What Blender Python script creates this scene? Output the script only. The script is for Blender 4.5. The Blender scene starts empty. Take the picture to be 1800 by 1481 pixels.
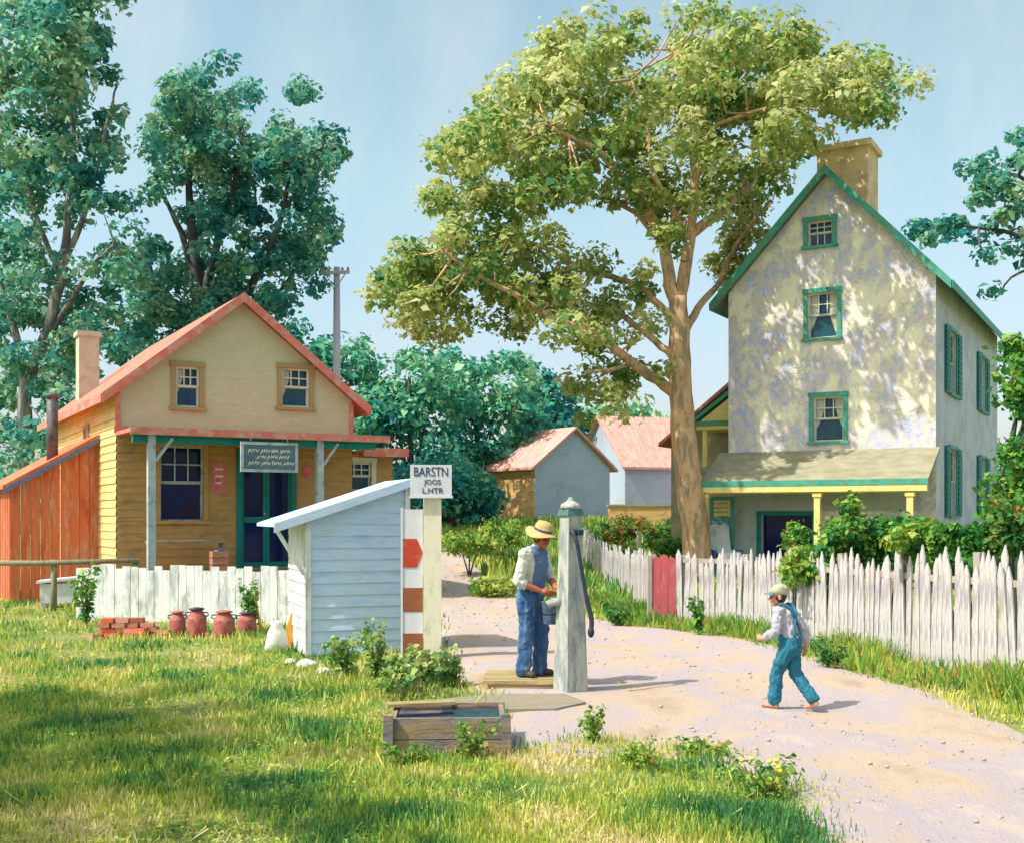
import bpy, math, random
import numpy as np
from mathutils import Vector, Matrix, noise, geometry
random.seed(7); rng = np.random.default_rng(7)
S = bpy.context.scene
COL = S.collection
R = math.radians
F = 2000.0; HZ = 905.0; EYE = 1.9        # focal length in picture pixels, horizon row, eye height

# ------------------------------------------------------------------ measuring
def smooth(a, b, t):
    t = max(0.0, min(1.0, (t - a) / (b - a))); return t * t * (3 - 2 * t)
def gz(x, y):
    return 1.5 * smooth(27, 58, y)
def at(px, py, d):
    return Vector(((px - 900) * d / F, d, EYE - (py - HZ) * d / F))
def gnd(px, py):
    d = F * EYE / (py - HZ)
    return Vector(((px - 900) * d / F, d, 0))
class Frame:                                # a building's own axes: u along the front, v going back, z up
    def __init__(s, o, deg):
        s.o = Vector(o); a = R(deg); s.deg = deg
        s.u = Vector((math.cos(a), math.sin(a), 0)); s.v = Vector((-math.sin(a), math.cos(a), 0))
    def hit(s, px, py, v0=0.0):
        dr = Vector(((px - 900) / F, 1, -(py - HZ) / F)); c = Vector((0, 0, EYE))
        p0 = s.o + s.v * v0
        t = (p0 - c).dot(s.v) / dr.dot(s.v); q = c + dr * t - s.o
        return q.dot(s.u), q.z
    def w(s, u, v, z): return s.o + s.u * u + s.v * v + Vector((0, 0, z))

# ------------------------------------------------------------------ materials
def lin(h):
    if not isinstance(h, str): return (*h, 1)
    c = [int(h[i:i + 2], 16) / 255 for i in (0, 2, 4)]
    return tuple(x / 12.92 if x <= .04045 else ((x + .055) / 1.055) ** 2.4 for x in c) + (1,)
class NT:
    def __init__(s, m):
        m.use_nodes = True; s.t = m.node_tree; s.t.nodes.clear()
    def n(s, typ, **kw):
        x = s.t.nodes.new(typ)
        for k, v in kw.items():
            if k in x.inputs: x.inputs[k].default_value = v
            else: setattr(x, k, v)
        return x
    def l(s, a, b): s.t.links.new(a, b)
    def ramp(s, stops, fac, interp='LINEAR'):
        r = s.n('ShaderNodeValToRGB'); e = r.color_ramp; e.interpolation = interp
        while len(e.elements) < len(stops): e.elements.new(.5)
        for el, (p, c) in zip(e.elements, stops): el.position = p; el.color = c
        s.l(fac, r.inputs[0]); return r.outputs[0]
def mat(name, cols, scale=4, stretch=(1, 1, 1), rough=.8, bump=.15, bscale=None, spread=.22, detail=6, spec=.3, metal=0, bstretch=None, ior=1.5):
    """base colour: noise through the listed colours; fine noise bump"""
    m = bpy.data.materials.new(name); t = NT(m)
    tc = t.n('ShaderNodeTexCoord'); mp = t.n('ShaderNodeMapping'); mp.inputs['Scale'].default_value = stretch
    t.l(tc.outputs['Object'], mp.inputs[0])
    nz = t.n('ShaderNodeTexNoise', Scale=scale, Detail=detail, Roughness=.62); t.l(mp.outputs[0], nz.inputs['Vector'])
    k = len(cols)
    stops = [(.5 + spread * (2 * i / max(1, k - 1) - 1) if k > 1 else .5, lin(c)) for i, c in enumerate(cols)]
    c = t.ramp(stops, nz.outputs[0])
    b = t.n('ShaderNodeBsdfPrincipled', Roughness=rough, Metallic=metal); b.inputs['IOR'].default_value = ior; b.inputs['Specular IOR Level'].default_value = spec
    t.l(c, b.inputs['Base Color'])
    if bump:
        mp2 = t.n('ShaderNodeMapping'); mp2.inputs['Scale'].default_value = bstretch or stretch; t.l(tc.outputs['Object'], mp2.inputs[0])
        n2 = t.n('ShaderNodeTexNoise', Scale=bscale or scale * 5, Detail=8, Roughness=.7); t.l(mp2.outputs[0], n2.inputs['Vector'])
        bp = t.n('ShaderNodeBump', Strength=bump, Distance=.03); t.l(n2.outputs[0], bp.inputs['Height']); t.l(bp.outputs[0], b.inputs['Normal'])
    o = t.n('ShaderNodeOutputMaterial'); t.l(b.outputs[0], o.inputs[0]); return m
def wornpaint(name, paint, under, scale=3, amount=.5, stretch=(1, 1, 1), rough=.75, bump=.35, edge=.06):
    """paint (list, low noise) with patches worn through to 'under' (list)"""
    m = bpy.data.materials.new(name); t = NT(m)
    tc = t.n('ShaderNodeTexCoord'); mp = t.n('ShaderNodeMapping'); mp.inputs['Scale'].default_value = stretch
    t.l(tc.outputs['Object'], mp.inputs[0])
    def rampnoise(cols, sc):
        nz = t.n('ShaderNodeTexNoise', Scale=sc, Detail=5, Roughness=.6); t.l(mp.outputs[0], nz.inputs['Vector'])
        k = len(cols)
        return t.ramp([(.3 + .4 * i / max(1, k - 1), lin(c)) for i, c in enumerate(cols)], nz.outputs[0])
    a = rampnoise(paint, scale * .9); u = rampnoise(under, scale * 2.3)
    nz = t.n('ShaderNodeTexNoise', Scale=scale, Detail=9, Roughness=.68); nz.inputs['Distortion'].default_value = .4
    t.l(mp.outputs[0], nz.inputs['Vector'])
    f = t.ramp([(amount - edge, (0, 0, 0, 1)), (amount + edge, (1, 1, 1, 1))], nz.outputs[0])
    mx = t.n('ShaderNodeMix', data_type='RGBA'); t.l(f, mx.inputs[0]); t.l(u, mx.inputs[6]); t.l(a, mx.inputs[7])
    b = t.n('ShaderNodeBsdfPrincipled', Roughness=rough); b.inputs['Specular IOR Level'].default_value = .25
    t.l(mx.outputs[2], b.inputs['Base Color'])
    n2 = t.n('ShaderNodeTexNoise', Scale=scale * 9, Detail=6, Roughness=.7); t.l(mp.outputs[0], n2.inputs['Vector'])
    ad = t.n('ShaderNodeMath', operation='ADD'); t.l(n2.outputs[0], ad.inputs[0]); t.l(f, ad.inputs[1])
    bp = t.n('ShaderNodeBump', Strength=bump, Distance=.02); t.l(ad.outputs[0], bp.inputs['Height']); t.l(bp.outputs[0], b.inputs['Normal'])
    o = t.n('ShaderNodeOutputMaterial'); t.l(b.outputs[0], o.inputs[0]); return m
def leafmat(name, stops, clump=.5, trans=.35, shift=.35, rough=.55):
    """leaf colours from each leaf's own tint plus slow clump-to-clump change"""
    m = bpy.data.materials.new(name); t = NT(m)
    at_ = t.n('ShaderNodeAttribute', attribute_name='tint'); tc = t.n('ShaderNodeTexCoord')
    nz = t.n('ShaderNodeTexNoise', Scale=clump, Detail=3); t.l(tc.outputs['Object'], nz.inputs['Vector'])
    mr = t.n('ShaderNodeMapRange'); mr.inputs[1].default_value = .3; mr.inputs[2].default_value = .7
    mr.inputs[3].default_value = -shift; mr.inputs[4].default_value = shift; t.l(nz.outputs[0], mr.inputs[0])
    ad = t.n('ShaderNodeMath', operation='ADD'); t.l(at_.outputs['Fac'], ad.inputs[0]); t.l(mr.outputs[0], ad.inputs[1])
    c = t.ramp([(p, lin(x)) for p, x in stops], ad.outputs[0])
    d = t.n('ShaderNodeBsdfPrincipled', Roughness=rough); d.inputs['Specular IOR Level'].default_value = .25; t.l(c, d.inputs['Base Color'])
    tr = t.n('ShaderNodeBsdfTranslucent'); t.l(c, tr.inputs['Color'])
    mx = t.n('ShaderNodeMixShader', Fac=trans); t.l(d.outputs[0], mx.inputs[1]); t.l(tr.outputs[0], mx.inputs[2])
    o = t.n('ShaderNodeOutputMaterial'); t.l(mx.outputs[0], o.inputs[0]); return m

# ------------------------------------------------------------------ objects
def props(o, label=None, cat=None, group=None, kind=None):
    for k, v in (('label', label), ('category', cat), ('group', group), ('kind', kind)):
        if v: o[k] = v
    return o
def thing(name, label, cat, loc=(0, 0, 0), deg=0, group=None):
    o = bpy.data.objects.new(name, None); COL.objects.link(o); o.location = loc; o.rotation_euler = (0, 0, R(deg)); o.empty_display_size = .3
    return props(o, label, cat, group)
def dup(o, parent=None):
    c = o.copy(); COL.objects.link(c); c.parent = parent
    for ch in list(o.children): dup(ch, c)
    return c
class MB:
    def __init__(s): s.v = []; s.f = []; s.m = []; s.sm = []
    def add(s, vs, fs, m=0, smooth=False):
        b = len(s.v); s.v += [tuple(v) for v in vs]; s.f += [tuple(i + b for i in f) for f in fs]
        s.m += [m] * len(fs); s.sm += [smooth] * len(fs); return s
    BF = [(0, 3, 2, 1), (4, 5, 6, 7), (0, 1, 5, 4), (1, 2, 6, 5), (2, 3, 7, 6), (3, 0, 4, 7)]
    def box(s, x0, x1, y0, y1, z0, z1, m=0):
        return s.add([(x0, y0, z0), (x1, y0, z0), (x1, y1, z0), (x0, y1, z0), (x0, y0, z1), (x1, y0, z1), (x1, y1, z1), (x0, y1, z1)], s.BF, m)
    def hexa(s, c8, m=0): return s.add(c8, s.BF, m)
    def obox(s, c, size, M=None, m=0):
        M = M or Matrix(); c = Vector(c); h = [x / 2 for x in size]
        return s.hexa([c + (M @ Vector((a * h[0], b * h[1], z * h[2]))) for z in (-1, 1) for a, b in ((-1, -1), (1, -1), (1, 1), (-1, 1))], m)
    def bar(s, p, q, w, h, up=(0, 0, 1), m=0):
        p, q = Vector(p), Vector(q); d = (q - p).normalized(); sd = d.cross(Vector(up))
        if sd.length < 1e-4: sd = d.cross(Vector((0, 1, 0)))
        sd.normalize(); n = sd.cross(d); a, b = sd * w / 2, n * h / 2
        return s.hexa([p - a - b, p + a - b, q + a - b, q - a - b, p - a + b, p + a + b, q + a + b, q - a + b], m)
    def tube(s, pts, rad, n=8, m=0, wob=0):
        pts = [Vector(p) for p in pts]; rad = rad if hasattr(rad, '__len__') else [rad] * len(pts)
        vs = []; px = None
        for i, p in enumerate(pts):
            d = (pts[min(i + 1, len(pts) - 1)] - pts[max(i - 1, 0)]).normalized()
            if px is None: px = d.cross(Vector((.31, .87, .2))); px.normalize()
            px = px - d * px.dot(d); px.normalize(); py = d.cross(px)
            for k in range(n):
                a = 2 * math.pi * k / n; r = rad[i] * (1 + (random.uniform(-wob, wob) if wob else 0))
                vs.append(p + px * r * math.cos(a) + py * r * math.sin(a))
        fs = [(i * n + k, i * n + (k + 1) % n, (i + 1) * n + (k + 1) % n, (i + 1) * n + k) for i in range(len(pts) - 1) for k in range(n)]
        fs += [tuple(range(n - 1, -1, -1)), tuple(range((len(pts) - 1) * n, len(pts) * n))]
        return s.add(vs, fs, m, True)
    def lathe(s, prof, n=16, c=(0, 0, 0), m=0, fn=None):
        c = Vector(c); vs = []
        for r, z in prof:
            for k in range(n):
                a = 2 * math.pi * k / n; p = Vector((r * math.cos(a), r * math.sin(a), z))
                vs.append(c + (fn(p, a) if fn else p))
        fs = [(i * n + k, i * n + (k + 1) % n, (i + 1) * n + (k + 1) % n, (i + 1) * n + k) for i in range(len(prof) - 1) for k in range(n)]
        if prof[0][0] > 1e-5: fs.append(tuple(range(n - 1, -1, -1)))
        if prof[-1][0] > 1e-5: fs.append(tuple(range((len(prof) - 1) * n, len(prof) * n)))
        return s.add(vs, fs, m, True)
    def ext(s, poly, vec, m=0):                # polygon (3-D points) pushed along vec
        k = len(poly); vec = Vector(vec); P = [Vector(p) for p in poly]
        return s.add(P + [p + vec for p in P], [tuple(range(k - 1, -1, -1)), tuple(range(k, 2 * k))] + [(i, (i + 1) % k, k + (i + 1) % k, k + i) for i in range(k)], m)
    def ell(s, c, rad, M=None, m=0, nu=12, nv=8):
        M = M or Matrix(); c = Vector(c); vs = [c + M @ Vector((0, 0, -rad[2]))]
        for j in range(1, nv):
            t = math.pi * j / nv - math.pi / 2
            for i in range(nu):
                a = 2 * math.pi * i / nu
                vs.append(c + M @ Vector((rad[0] * math.cos(t) * math.cos(a), rad[1] * math.cos(t) * math.sin(a), rad[2] * math.sin(t))))
        vs.append(c + M @ Vector((0, 0, rad[2]))); L = len(vs) - 1
        fs = [(0, 1 + (i + 1) % nu, 1 + i) for i in range(nu)]
        fs += [(1 + j * nu + i, 1 + j * nu + (i + 1) % nu, 1 + (j + 1) * nu + (i + 1) % nu, 1 + (j + 1) * nu + i) for j in range(nv - 2) for i in range(nu)]
        fs += [(L, 1 + (nv - 2) * nu + i, 1 + (nv - 2) * nu + (i + 1) % nu) for i in range(nu)]
        return s.add(vs, fs, m, True)
    def cap(s, p, q, r0, r1, n=10, m=0):       # tapered capsule
        p, q = Vector(p), Vector(q); d = (q - p); L = d.length; d = d / L if L > 1e-6 else Vector((0, 0, 1))
        M = d.to_track_quat('Z', 'Y').to_matrix()
        prof = [(r0 * math.sin(t), -r0 * math.cos(t)) for t in (0.001, .5, 1.05, 1.57)] + [(r1 * math.sin(t), L + r1 * math.cos(t)) for t in (1.57, 1.05, .5, .001)]
        return s.lathe(prof, n, p, m, lambda v, a: M @ v)
    def build(s, name, mats, parent=None, loc=None):
        me = bpy.data.meshes.new(name); me.from_pydata(s.v, [], s.f)
        for m in (mats if isinstance(mats, (list, tuple)) else [mats]): me.materials.append(m)
        me.polygons.foreach_set('material_index', s.m); me.polygons.foreach_set('use_smooth', s.sm); me.update()
        o = bpy.data.objects.new(name, me); COL.objects.link(o)
        if parent: o.parent = parent
        if loc is not None: o.location = loc
        return o
# wall coordinate systems: (a along the wall, n out of the wall, z) -> building axes
def T_front(v0=0): return lambda a, n, z: Vector((a, v0 - n, z))
def T_left(u0=0): return lambda a, n, z: Vector((u0 - n, a, z))
def T_right(u0): return lambda a, n, z: Vector((u0 + n, a, z))
def tbox(mb, T, a0, a1, n0, n1, z0, z1, m=0):
    return mb.hexa([T(a, n, z) for z in (z0, z1) for a, n in ((a0, n0), (a1, n0), (a1, n1), (a0, n1))], m)
def wall(mb, T, z0, z1, lf, rf, holes=(), board=.15, tilt=.018, m=0, depth=.14, zb=()):
    """weatherboards (or plain courses, tilt 0) with real openings and their reveals"""
    lf = lf if callable(lf) else (lambda z, k=lf: k); rf = rf if callable(rf) else (lambda z, k=rf: k)
    zs = {round(z0, 4), round(z1, 4)} | {round(z, 4) for z in zb if z0 < z < z1}; z = z0 + board
    while z < z1 - 1e-3: zs.add(round(z, 4)); z += board
    for h in holes: zs |= {round(h[2], 4), round(h[3], 4)}
    zs = sorted(z for z in zs if z0 - 1e-4 <= z <= z1 + 1e-4)
    for za, zc in zip(zs, zs[1:]):
        if zc - za < 1e-3: continue
        zm = (za + zc) / 2
        cuts = sorted((h[0], h[1]) for h in holes if h[2] < zm < h[3])
        fa, fb = (lf(za), rf(za)), (lf(zc), rf(zc)); segs = []; c = None
        for h in cuts: segs.append((c, h[0])); c = h[1]
        segs.append((c, None))
        jit = random.uniform(0, tilt * .35) if tilt else 0
        for p, q in segs:
            A0, A1 = (fa[0] if p is None else p), (fa[1] if q is None else q)
            B0, B1 = (fb[0] if p is None else p), (fb[1] if q is None else q)
            if A1 - A0 < 1e-3 and B1 - B0 < 1e-3: continue
            o = tilt + jit
            mb.add([T(A0, o, za), T(A1, o, za), T(B1, jit, zc), T(B0, jit, zc)], [(0, 1, 2, 3)], m)
            if tilt: mb.add([T(A0, o, za), T(A1, o, za), T(A1, -.005, za), T(A0, -.005, za)], [(0, 1, 2, 3)], m)
    for a0, a1, h0, h1 in holes:
        for q in ([(a0, h0), (a0, h1)], [(a1, h0), (a1, h1)], [(a0, h0), (a1, h0)], [(a0, h1), (a1, h1)]):
            (p0, s0), (p1, s1) = q
            mb.add([T(p0, .01, s0), T(p1, .01, s1), T(p1, -depth, s1), T(p0, -depth, s0)], [(0, 1, 2, 3)], m)
def window(root, T, a0, a1, z0, z1, trim, sash, glass, tw=.09, cols=3, rows=2, sill=True, low=None, deep=.1, open_=0.0, out=.045):
    """opening a0..a1, z0..z1: casing outside it, sashes and pane set back inside it"""
    b = MB()
    tbox(b, T, a0 - tw, a0 - .002, .004, out, z0, z1); tbox(b, T, a1 + .002, a1 + tw, .004, out, z0, z1)
    tbox(b, T, a0 - tw - .02, a1 + tw + .02, .004, out + .012, z1 + .002, z1 + tw)
    if not sill: tbox(b, T, a0 - tw, a1 + tw, .004, out + .005, z0 - tw, z0 - .002)
    w = b.build('window', trim, root)
    zm = (z0 + z1) / 2; s = MB(); r = .045
    def fr(za, zc, n, cols, rows):
        tbox(s, T, a0, a0 + r, n, n + .035, za, zc); tbox(s, T, a1 - r, a1, n, n + .035, za, zc)
        tbox(s, T, a0 + r, a1 - r, n, n + .035, za, za + r); tbox(s, T, a0 + r, a1 - r, n, n + .035, zc - r, zc)
        for i in range(1, cols):
            c = a0 + r + (a1 - a0 - 2 * r) * i / cols; tbox(s, T, c - .014, c + .014, n + .004, n + .03, za + r, zc - r)
        for j in range(1, rows):
            c = za + r + (zc - za - 2 * r) * j / rows; tbox(s, T, a0 + r, a1 - r, n + .006, n + .028, c - .014, c + .014)
    fr(zm, z1, -deep + .045, cols, rows); fr(z0 + open_, zm + .03 + open_ * .4, -deep + .005, 1 if low is None else low, 1)
    s.build('sash', sash, w)
    p = MB(); p.add([T(a0, -deep, z0), T(a1, -deep, z0), T(a1, -deep, z1), T(a0, -deep, z1)], [(0, 1, 2, 3)]); p.build('pane', glass, w)
    if sill:
        q = MB(); tbox(q, T, a0 - tw - .04, a1 + tw + .04, -deep + .04, out + .05, z0 - .07, z0 - .003); q.build('sill', trim, w)
    return w
def text_obj(name, body, size, m, parent, M, extrude=.004, width=None):
    cu = bpy.data.curves.new(name, 'FONT'); cu.body = body; cu.size = size; cu.extrude = extrude; cu.align_x = 'CENTER'; cu.align_y = 'CENTER'
    o = bpy.data.objects.new('tmp', cu); COL.objects.link(o); bpy.context.view_layer.update()
    me = bpy.data.meshes.new_from_object(o.evaluated_get(bpy.context.evaluated_depsgraph_get()))
    bpy.data.objects.remove(o); me.name = name
    if width and me.vertices:
        xs = [v.co.x for v in me.vertices]; k = width / max(1e-6, max(xs) - min(xs))
        for v in me.vertices: v.co.x *= k
    me.transform(M); me.materials.clear(); me.materials.append(m)
    o = bpy.data.objects.new(name, me); COL.objects.link(o); o.parent = parent; return o

# ------------------------------------------------------------------ foliage
def leaves_mesh(name, P, N, L, W, tint, m, parent=None, fold=.25):
    """one quad leaf at each P, axis along random tangent of N"""
    n = len(P); N = N / np.linalg.norm(N, axis=1, keepdims=True)
    t = rng.normal(size=(n, 3)); t -= N * (t * N).sum(1, keepdims=True); t /= np.linalg.norm(t, axis=1, keepdims=True)
    b = np.cross(N, t); L = L[:, None]; W = W[:, None]
    V = np.empty((n, 4, 3)); V[:, 0] = P - t * L * .5; V[:, 1] = P + b * W * .5 + N * W * fold; V[:, 2] = P + t * L * .5; V[:, 3] = P - b * W * .5 + N * W * fold
    return quads(name, V, np.repeat(tint, 4), m, parent)
def quads(name, V, tint, m, parent=None):
    n = len(V); me = bpy.data.meshes.new(name)
    me.vertices.add(n * 4); me.vertices.foreach_set('co', V.reshape(-1).astype(np.float32))
    me.loops.add(n * 4); me.loops.foreach_set('vertex_index', np.arange(n * 4, dtype=np.int32))
    me.polygons.add(n); me.polygons.foreach_set('loop_start', np.arange(0, n * 4, 4, dtype=np.int32)); me.polygons.foreach_set('loop_total', np.full(n, 4, dtype=np.int32))
    a = me.attributes.new('tint', 'FLOAT', 'POINT'); a.data.foreach_set('value', tint.astype(np.float32))
    me.materials.append(m); me.update(calc_edges=True); me.validate()
    o = bpy.data.objects.new(name, me); COL.objects.link(o); o.parent = parent; return o
def crown(name, clumps, leaf, m, parent, origin, per=70, up=.5, shell=.45, tintc=.5, tints=.2):
    """clumps: (centre, (rx,ry,rz)); leaves gather towards each clump's skin"""
    Ps, Ns, Ts = [], [], []
    for c, r in clumps:
        k = max(4, int(per * random.uniform(.7, 1.3)))
        d = rng.normal(size=(k, 3)); d /= np.linalg.norm(d, axis=1, keepdims=True)
        q = (shell + (1 - shell) * rng.random(k) ** .6)[:, None]
        j = 1 + .25 * rng.normal(size=(k, 1)) * .5
        Ps.append(np.array(c) - np.array(origin) + d * np.array(r) * q * j); Ns.append(d * .7 + rng.normal(size=(k, 3)) * .5 + np.array([0, 0, up]))
        Ts.append(np.clip(tintc + random.gauss(0, tints * .6) + rng.normal(size=k) * tints, 0, 1))
    P = np.concatenate(Ps); N = np.concatenate(Ns); T = np.concatenate(Ts); n = len(P)
    L = leaf * np.clip(rng.lognormal(-.02, .34, n), .4, 2.0); W = L * rng.uniform(.5, .8, n)
    return leaves_mesh(name, P, N, L, W, T, m, parent)
def clumps_in(blobs, count, d, depth, r, gaps=(), squash=.75, rd=None):
    """clump centres spread over a crown given as ellipses (px,py,rx,ry) seen at distance d; 'depth' is its half thickness"""
    wsum = [b[2] * b[3] for b in blobs]; out = []; tries = 0
    while len(out) < count and tries < count * 30:
        tries += 1
        b = random.choices(blobs, wsum)[0]
        a = random.uniform(0, 2 * math.pi); q = math.sqrt(random.random())
        px, py = b[0] + b[2] * q * math.cos(a), b[1] + b[3] * q * math.sin(a)
        if any(((px - g[0]) / g[2]) ** 2 + ((py - g[1]) / g[3]) ** 2 < 1 for g in gaps): continue
        dd = d + random.uniform(-1, 1) * depth * math.sqrt(max(.05, 1 - q * q * .8))
        p = at(px, py, dd); rr = r * random.uniform(.65, 1.3)
        out.append((p, (rr, rr * .9, rr * squash)))
    return out
def poly3(pxs, d, dz=0.0):
    """limb path: (px,py[,distance offset])"""
    return [at(p[0], p[1], d + (p[2] if len(p) > 2 else 0)) for p in pxs]
def sub(pts, k=3, j=.0):
    """Catmull-Rom resample"""
    P = [pts[0]] + list(pts) + [pts[-1]]; out = []
    for i in range(1, len(P) - 2):
        for s in range(k):
            t = s / k; a, b, c, e = P[i - 1], P[i], P[i + 1], P[i + 2]
            q = .5 * ((2 * b) + (c - a) * t + (2 * a - 5 * b + 4 * c - e) * t * t + (3 * b - a - 3 * c + e) * t ** 3)
            if j: q = q + Vector((random.gauss(0, j), random.gauss(0, j), random.gauss(0, j)))
            out.append(q)
    return out + [pts[-1]]
def limb(name, pts, r0, r1, m, parent, origin, n=8, k=3, j=.0, pw=1.0):
    P = [p - origin for p in sub(pts, k, j)]; L = len(P)
    b = MB(); b.tube(P, [r0 + (r1 - r0) * (i / (L - 1)) ** pw for i in range(L)], n, wob=.06); return b.build(name, m, parent)
def twigs(name, starts, clumps, m, parent, origin, frac=.5, r=.025, reach=3.0):
    b = MB()
    for c, _ in clumps:
        if random.random() > frac: continue
        s = min(starts, key=lambda p: (p - c).length)
        if (s - c).length > reach: continue
        mid = (s + c) / 2 + Vector((random.gauss(0, .1), random.gauss(0, .1), -.12 * (s - c).length * random.random()))
        b.tube([s - origin, mid - origin, c - origin], [r * 1.3, r, r * .4], 5)
    if b.v: o = b.build(name, m, parent); o['kind'] = 'stuff'

def thin(cl, L_, reach, keep, ahead=.3):
    """open the crown round its limbs so that they show"""
    pts = [q for l_ in L_[1:] for q in sub(l_[0], 8)]
    return [c for c in cl if random.random() < keep or not any((c[0] - q).length < reach and c[0].y < q.y + ahead for q in pts)]
# ================================================================== camera, light
cam = bpy.data.cameras.new('camera'); co = bpy.data.objects.new('camera', cam); COL.objects.link(co)
cam.sensor_width = 36; cam.lens = 36 * F / 1800; cam.shift_y = (HZ - 740.5) / 1800; cam.clip_end = 3000
co.location = (0, 0, EYE); co.rotation_euler = (R(90), 0, 0); S.camera = co
SUN_EL = 55; sd = Vector((-math.cos(R(SUN_EL)), -.28, math.sin(R(SUN_EL)))).normalized()
sl = bpy.data.lights.new('sun', 'SUN'); sl.energy = 4.3; sl.angle = R(.6); sl.color = (1, .95, .86)
so = bpy.data.objects.new('sun', sl); COL.objects.link(so); so.rotation_euler = sd.to_track_quat('Z', 'Y').to_euler()
wd = bpy.data.worlds.new('World'); S.world = wd; t = NT(wd)
sk = t.n('ShaderNodeTexSky', sky_type='NISHITA'); sk.sun_disc = False; sk.sun_elevation = R(SUN_EL); sk.sun_rotation = R(244)
sk.air_density = 1.0; sk.dust_density = 2.2; sk.ozone_density = 1.0
# thin high veil: soft pale streaks over the blue
tc = t.n('ShaderNodeTexCoord'); mp = t.n('ShaderNodeMapping'); mp.inputs['Scale'].default_value = (5, 5, 1.1); t.l(tc.outputs['Generated'], mp.inputs[0])
nz = t.n('ShaderNodeTexNoise', Scale=2.2, Detail=7, Roughness=.62); t.l(mp.outputs[0], nz.inputs['Vector'])
sx = t.n('ShaderNodeSeparateXYZ'); t.l(tc.outputs['Generated'], sx.inputs[0])
tint = t.ramp([(0, (1.3, 1.16, 1.12, 1)), (.12, (1.32, 1.25, 1.18, 1)), (.28, (1.56, 1.60, 1.24, 1)), (.6, (1.66, 1.70, 1.26, 1))], sx.outputs[2])
mu = t.n('ShaderNodeMix', data_type='RGBA', blend_type='MULTIPLY'); mu.inputs[0].default_value = 1; t.l(sk.outputs[0], mu.inputs[6]); t.l(tint, mu.inputs[7])
vf = t.ramp([(.40, (0, 0, 0, 1)), (.72, (.38, .38, .38, 1))], nz.outputs[0])
mx = t.n('ShaderNodeMix', data_type='RGBA'); t.l(vf, mx.inputs[0]); t.l(mu.outputs[2], mx.inputs[6]); mx.inputs[7].default_value = (4.6, 5.0, 5.2, 1)
bg = t.n('ShaderNodeBackground', Strength=.15); t.l(mx.outputs[2], bg.inputs[0])
o = t.n('ShaderNodeOutputWorld'); t.l(bg.outputs[0], o.inputs[0])
S.view_settings.view_transform = 'Standard'; S.view_settings.look = 'None'; S.view_settings.exposure = 0.22; S.view_settings.gamma = 1
S.render.engine = 'CYCLES'; S.cycles.max_bounces = 6; S.cycles.transparent_max_bounces = 8; S.cycles.use_denoising = True

# ================================================================== ground, road
M_ground = mat('meadow_soil', ['4a6034', '748044', '8a8a52', 'a8947a'], scale=.55, rough=.95, bump=.6, bscale=14, spread=.2, detail=8)
M_road = mat('dirt_road', ['ac9684', 'c0aa96', 'b2a4ac', 'c8b6a2'], scale=1.1, stretch=(1, .6, 1), rough=.95, bump=.8, bscale=34, spread=.2, detail=12)
def sheet(name, xs, ys, zf, m):
    b = MB(); n = len(xs)
    b.add([(x, y, zf(x, y)) for y in ys for x in xs], [(j * n + i, j * n + i + 1, (j + 1) * n + i + 1, (j + 1) * n + i) for j in range(len(ys) - 1) for i in range(n - 1)], 0, True)
    return b.build(name, m)
xs = [-900, -400, -200, -100, -60] + [-40 + 2 * i for i in range(41)] + [60, 100, 200, 400, 900]
ys = [-60, -30, -10, 0, 4, 8, 12, 16, 20, 24] + [27 + i for i in range(34)] + [64, 70, 80, 100, 150, 250, 500, 1400]
props(sheet('ground', xs, ys, gz, M_ground), kind='structure')
RL = [(1500, 1640), (1440, 1500), (1400, 1420), (1345, 1372), (1240, 1345), (1110, 1335), (980, 1330), (885, 1332), (878, 1250), (840, 1216), (800, 1190), (776, 1130), (764, 1070), (735, 1030), (690, 1002), (600, 984)]
RR = [(2600, 1640), (2150, 1430), (1830, 1300), (1640, 1222), (1480, 1172), (1330, 1126), (1180, 1108), (1090, 1097), (1010, 1078), (950, 1062), (905, 1047), (860, 1024), (815, 1002), (770, 986), (690, 970)]
def dense(pts, n):
    P = [gnd(*p) for p in pts]; P = sub(P, 8); L = [0]
    for a, b in zip(P, P[1:]): L.append(L[-1] + (b - a).length)
    out = []; j = 0
    for i in range(n):
        s = L[-1] * i / (n - 1)
        while j < len(P) - 2 and L[j + 1] < s: j += 1
        f = (s - L[j]) / max(1e-6, L[j + 1] - L[j]); out.append(P[j].lerp(P[j + 1], f))
    return out
NR = 160; A, B = dense(RL, NR), dense(RR, NR); b = MB(); NC = 12
vs = []
for p, q in zip(A, B):
    dd = (q - p).normalized()
    p = p + dd * noise.noise(p * 1.7) * .28; q = q + dd * noise.noise(q * 1.7 + Vector((9, 0, 0))) * .28
    for k in range(NC + 1):
        w = p.lerp(q, k / NC); f = k / NC
        ruts = -.018 * (math.exp(-((f - .3) / .07) ** 2) + math.exp(-((f - .68) / .07) ** 2))
        edge = -.024 if k in (0, NC) else 0
        vs.append((w.x, w.y, gz(w.x, w.y) + .03 + edge + ruts + .008 * noise.noise(w * 3)))
b.add(vs, [(j * (NC + 1) + i, j * (NC + 1) + i + 1, (j + 1) * (NC + 1) + i + 1, (j + 1) * (NC + 1) + i) for j in range(NR - 1) for i in range(NC)], 0, True)
props(b.build('road', M_road), kind='structure')
ROADPOLY = [(p.x, p.y) for p in A] + [(p.x, p.y) for p in reversed(B)]
RPX = np.array([p[0] for p in ROADPOLY]); RPY = np.array([p[1] for p in ROADPOLY])
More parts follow.
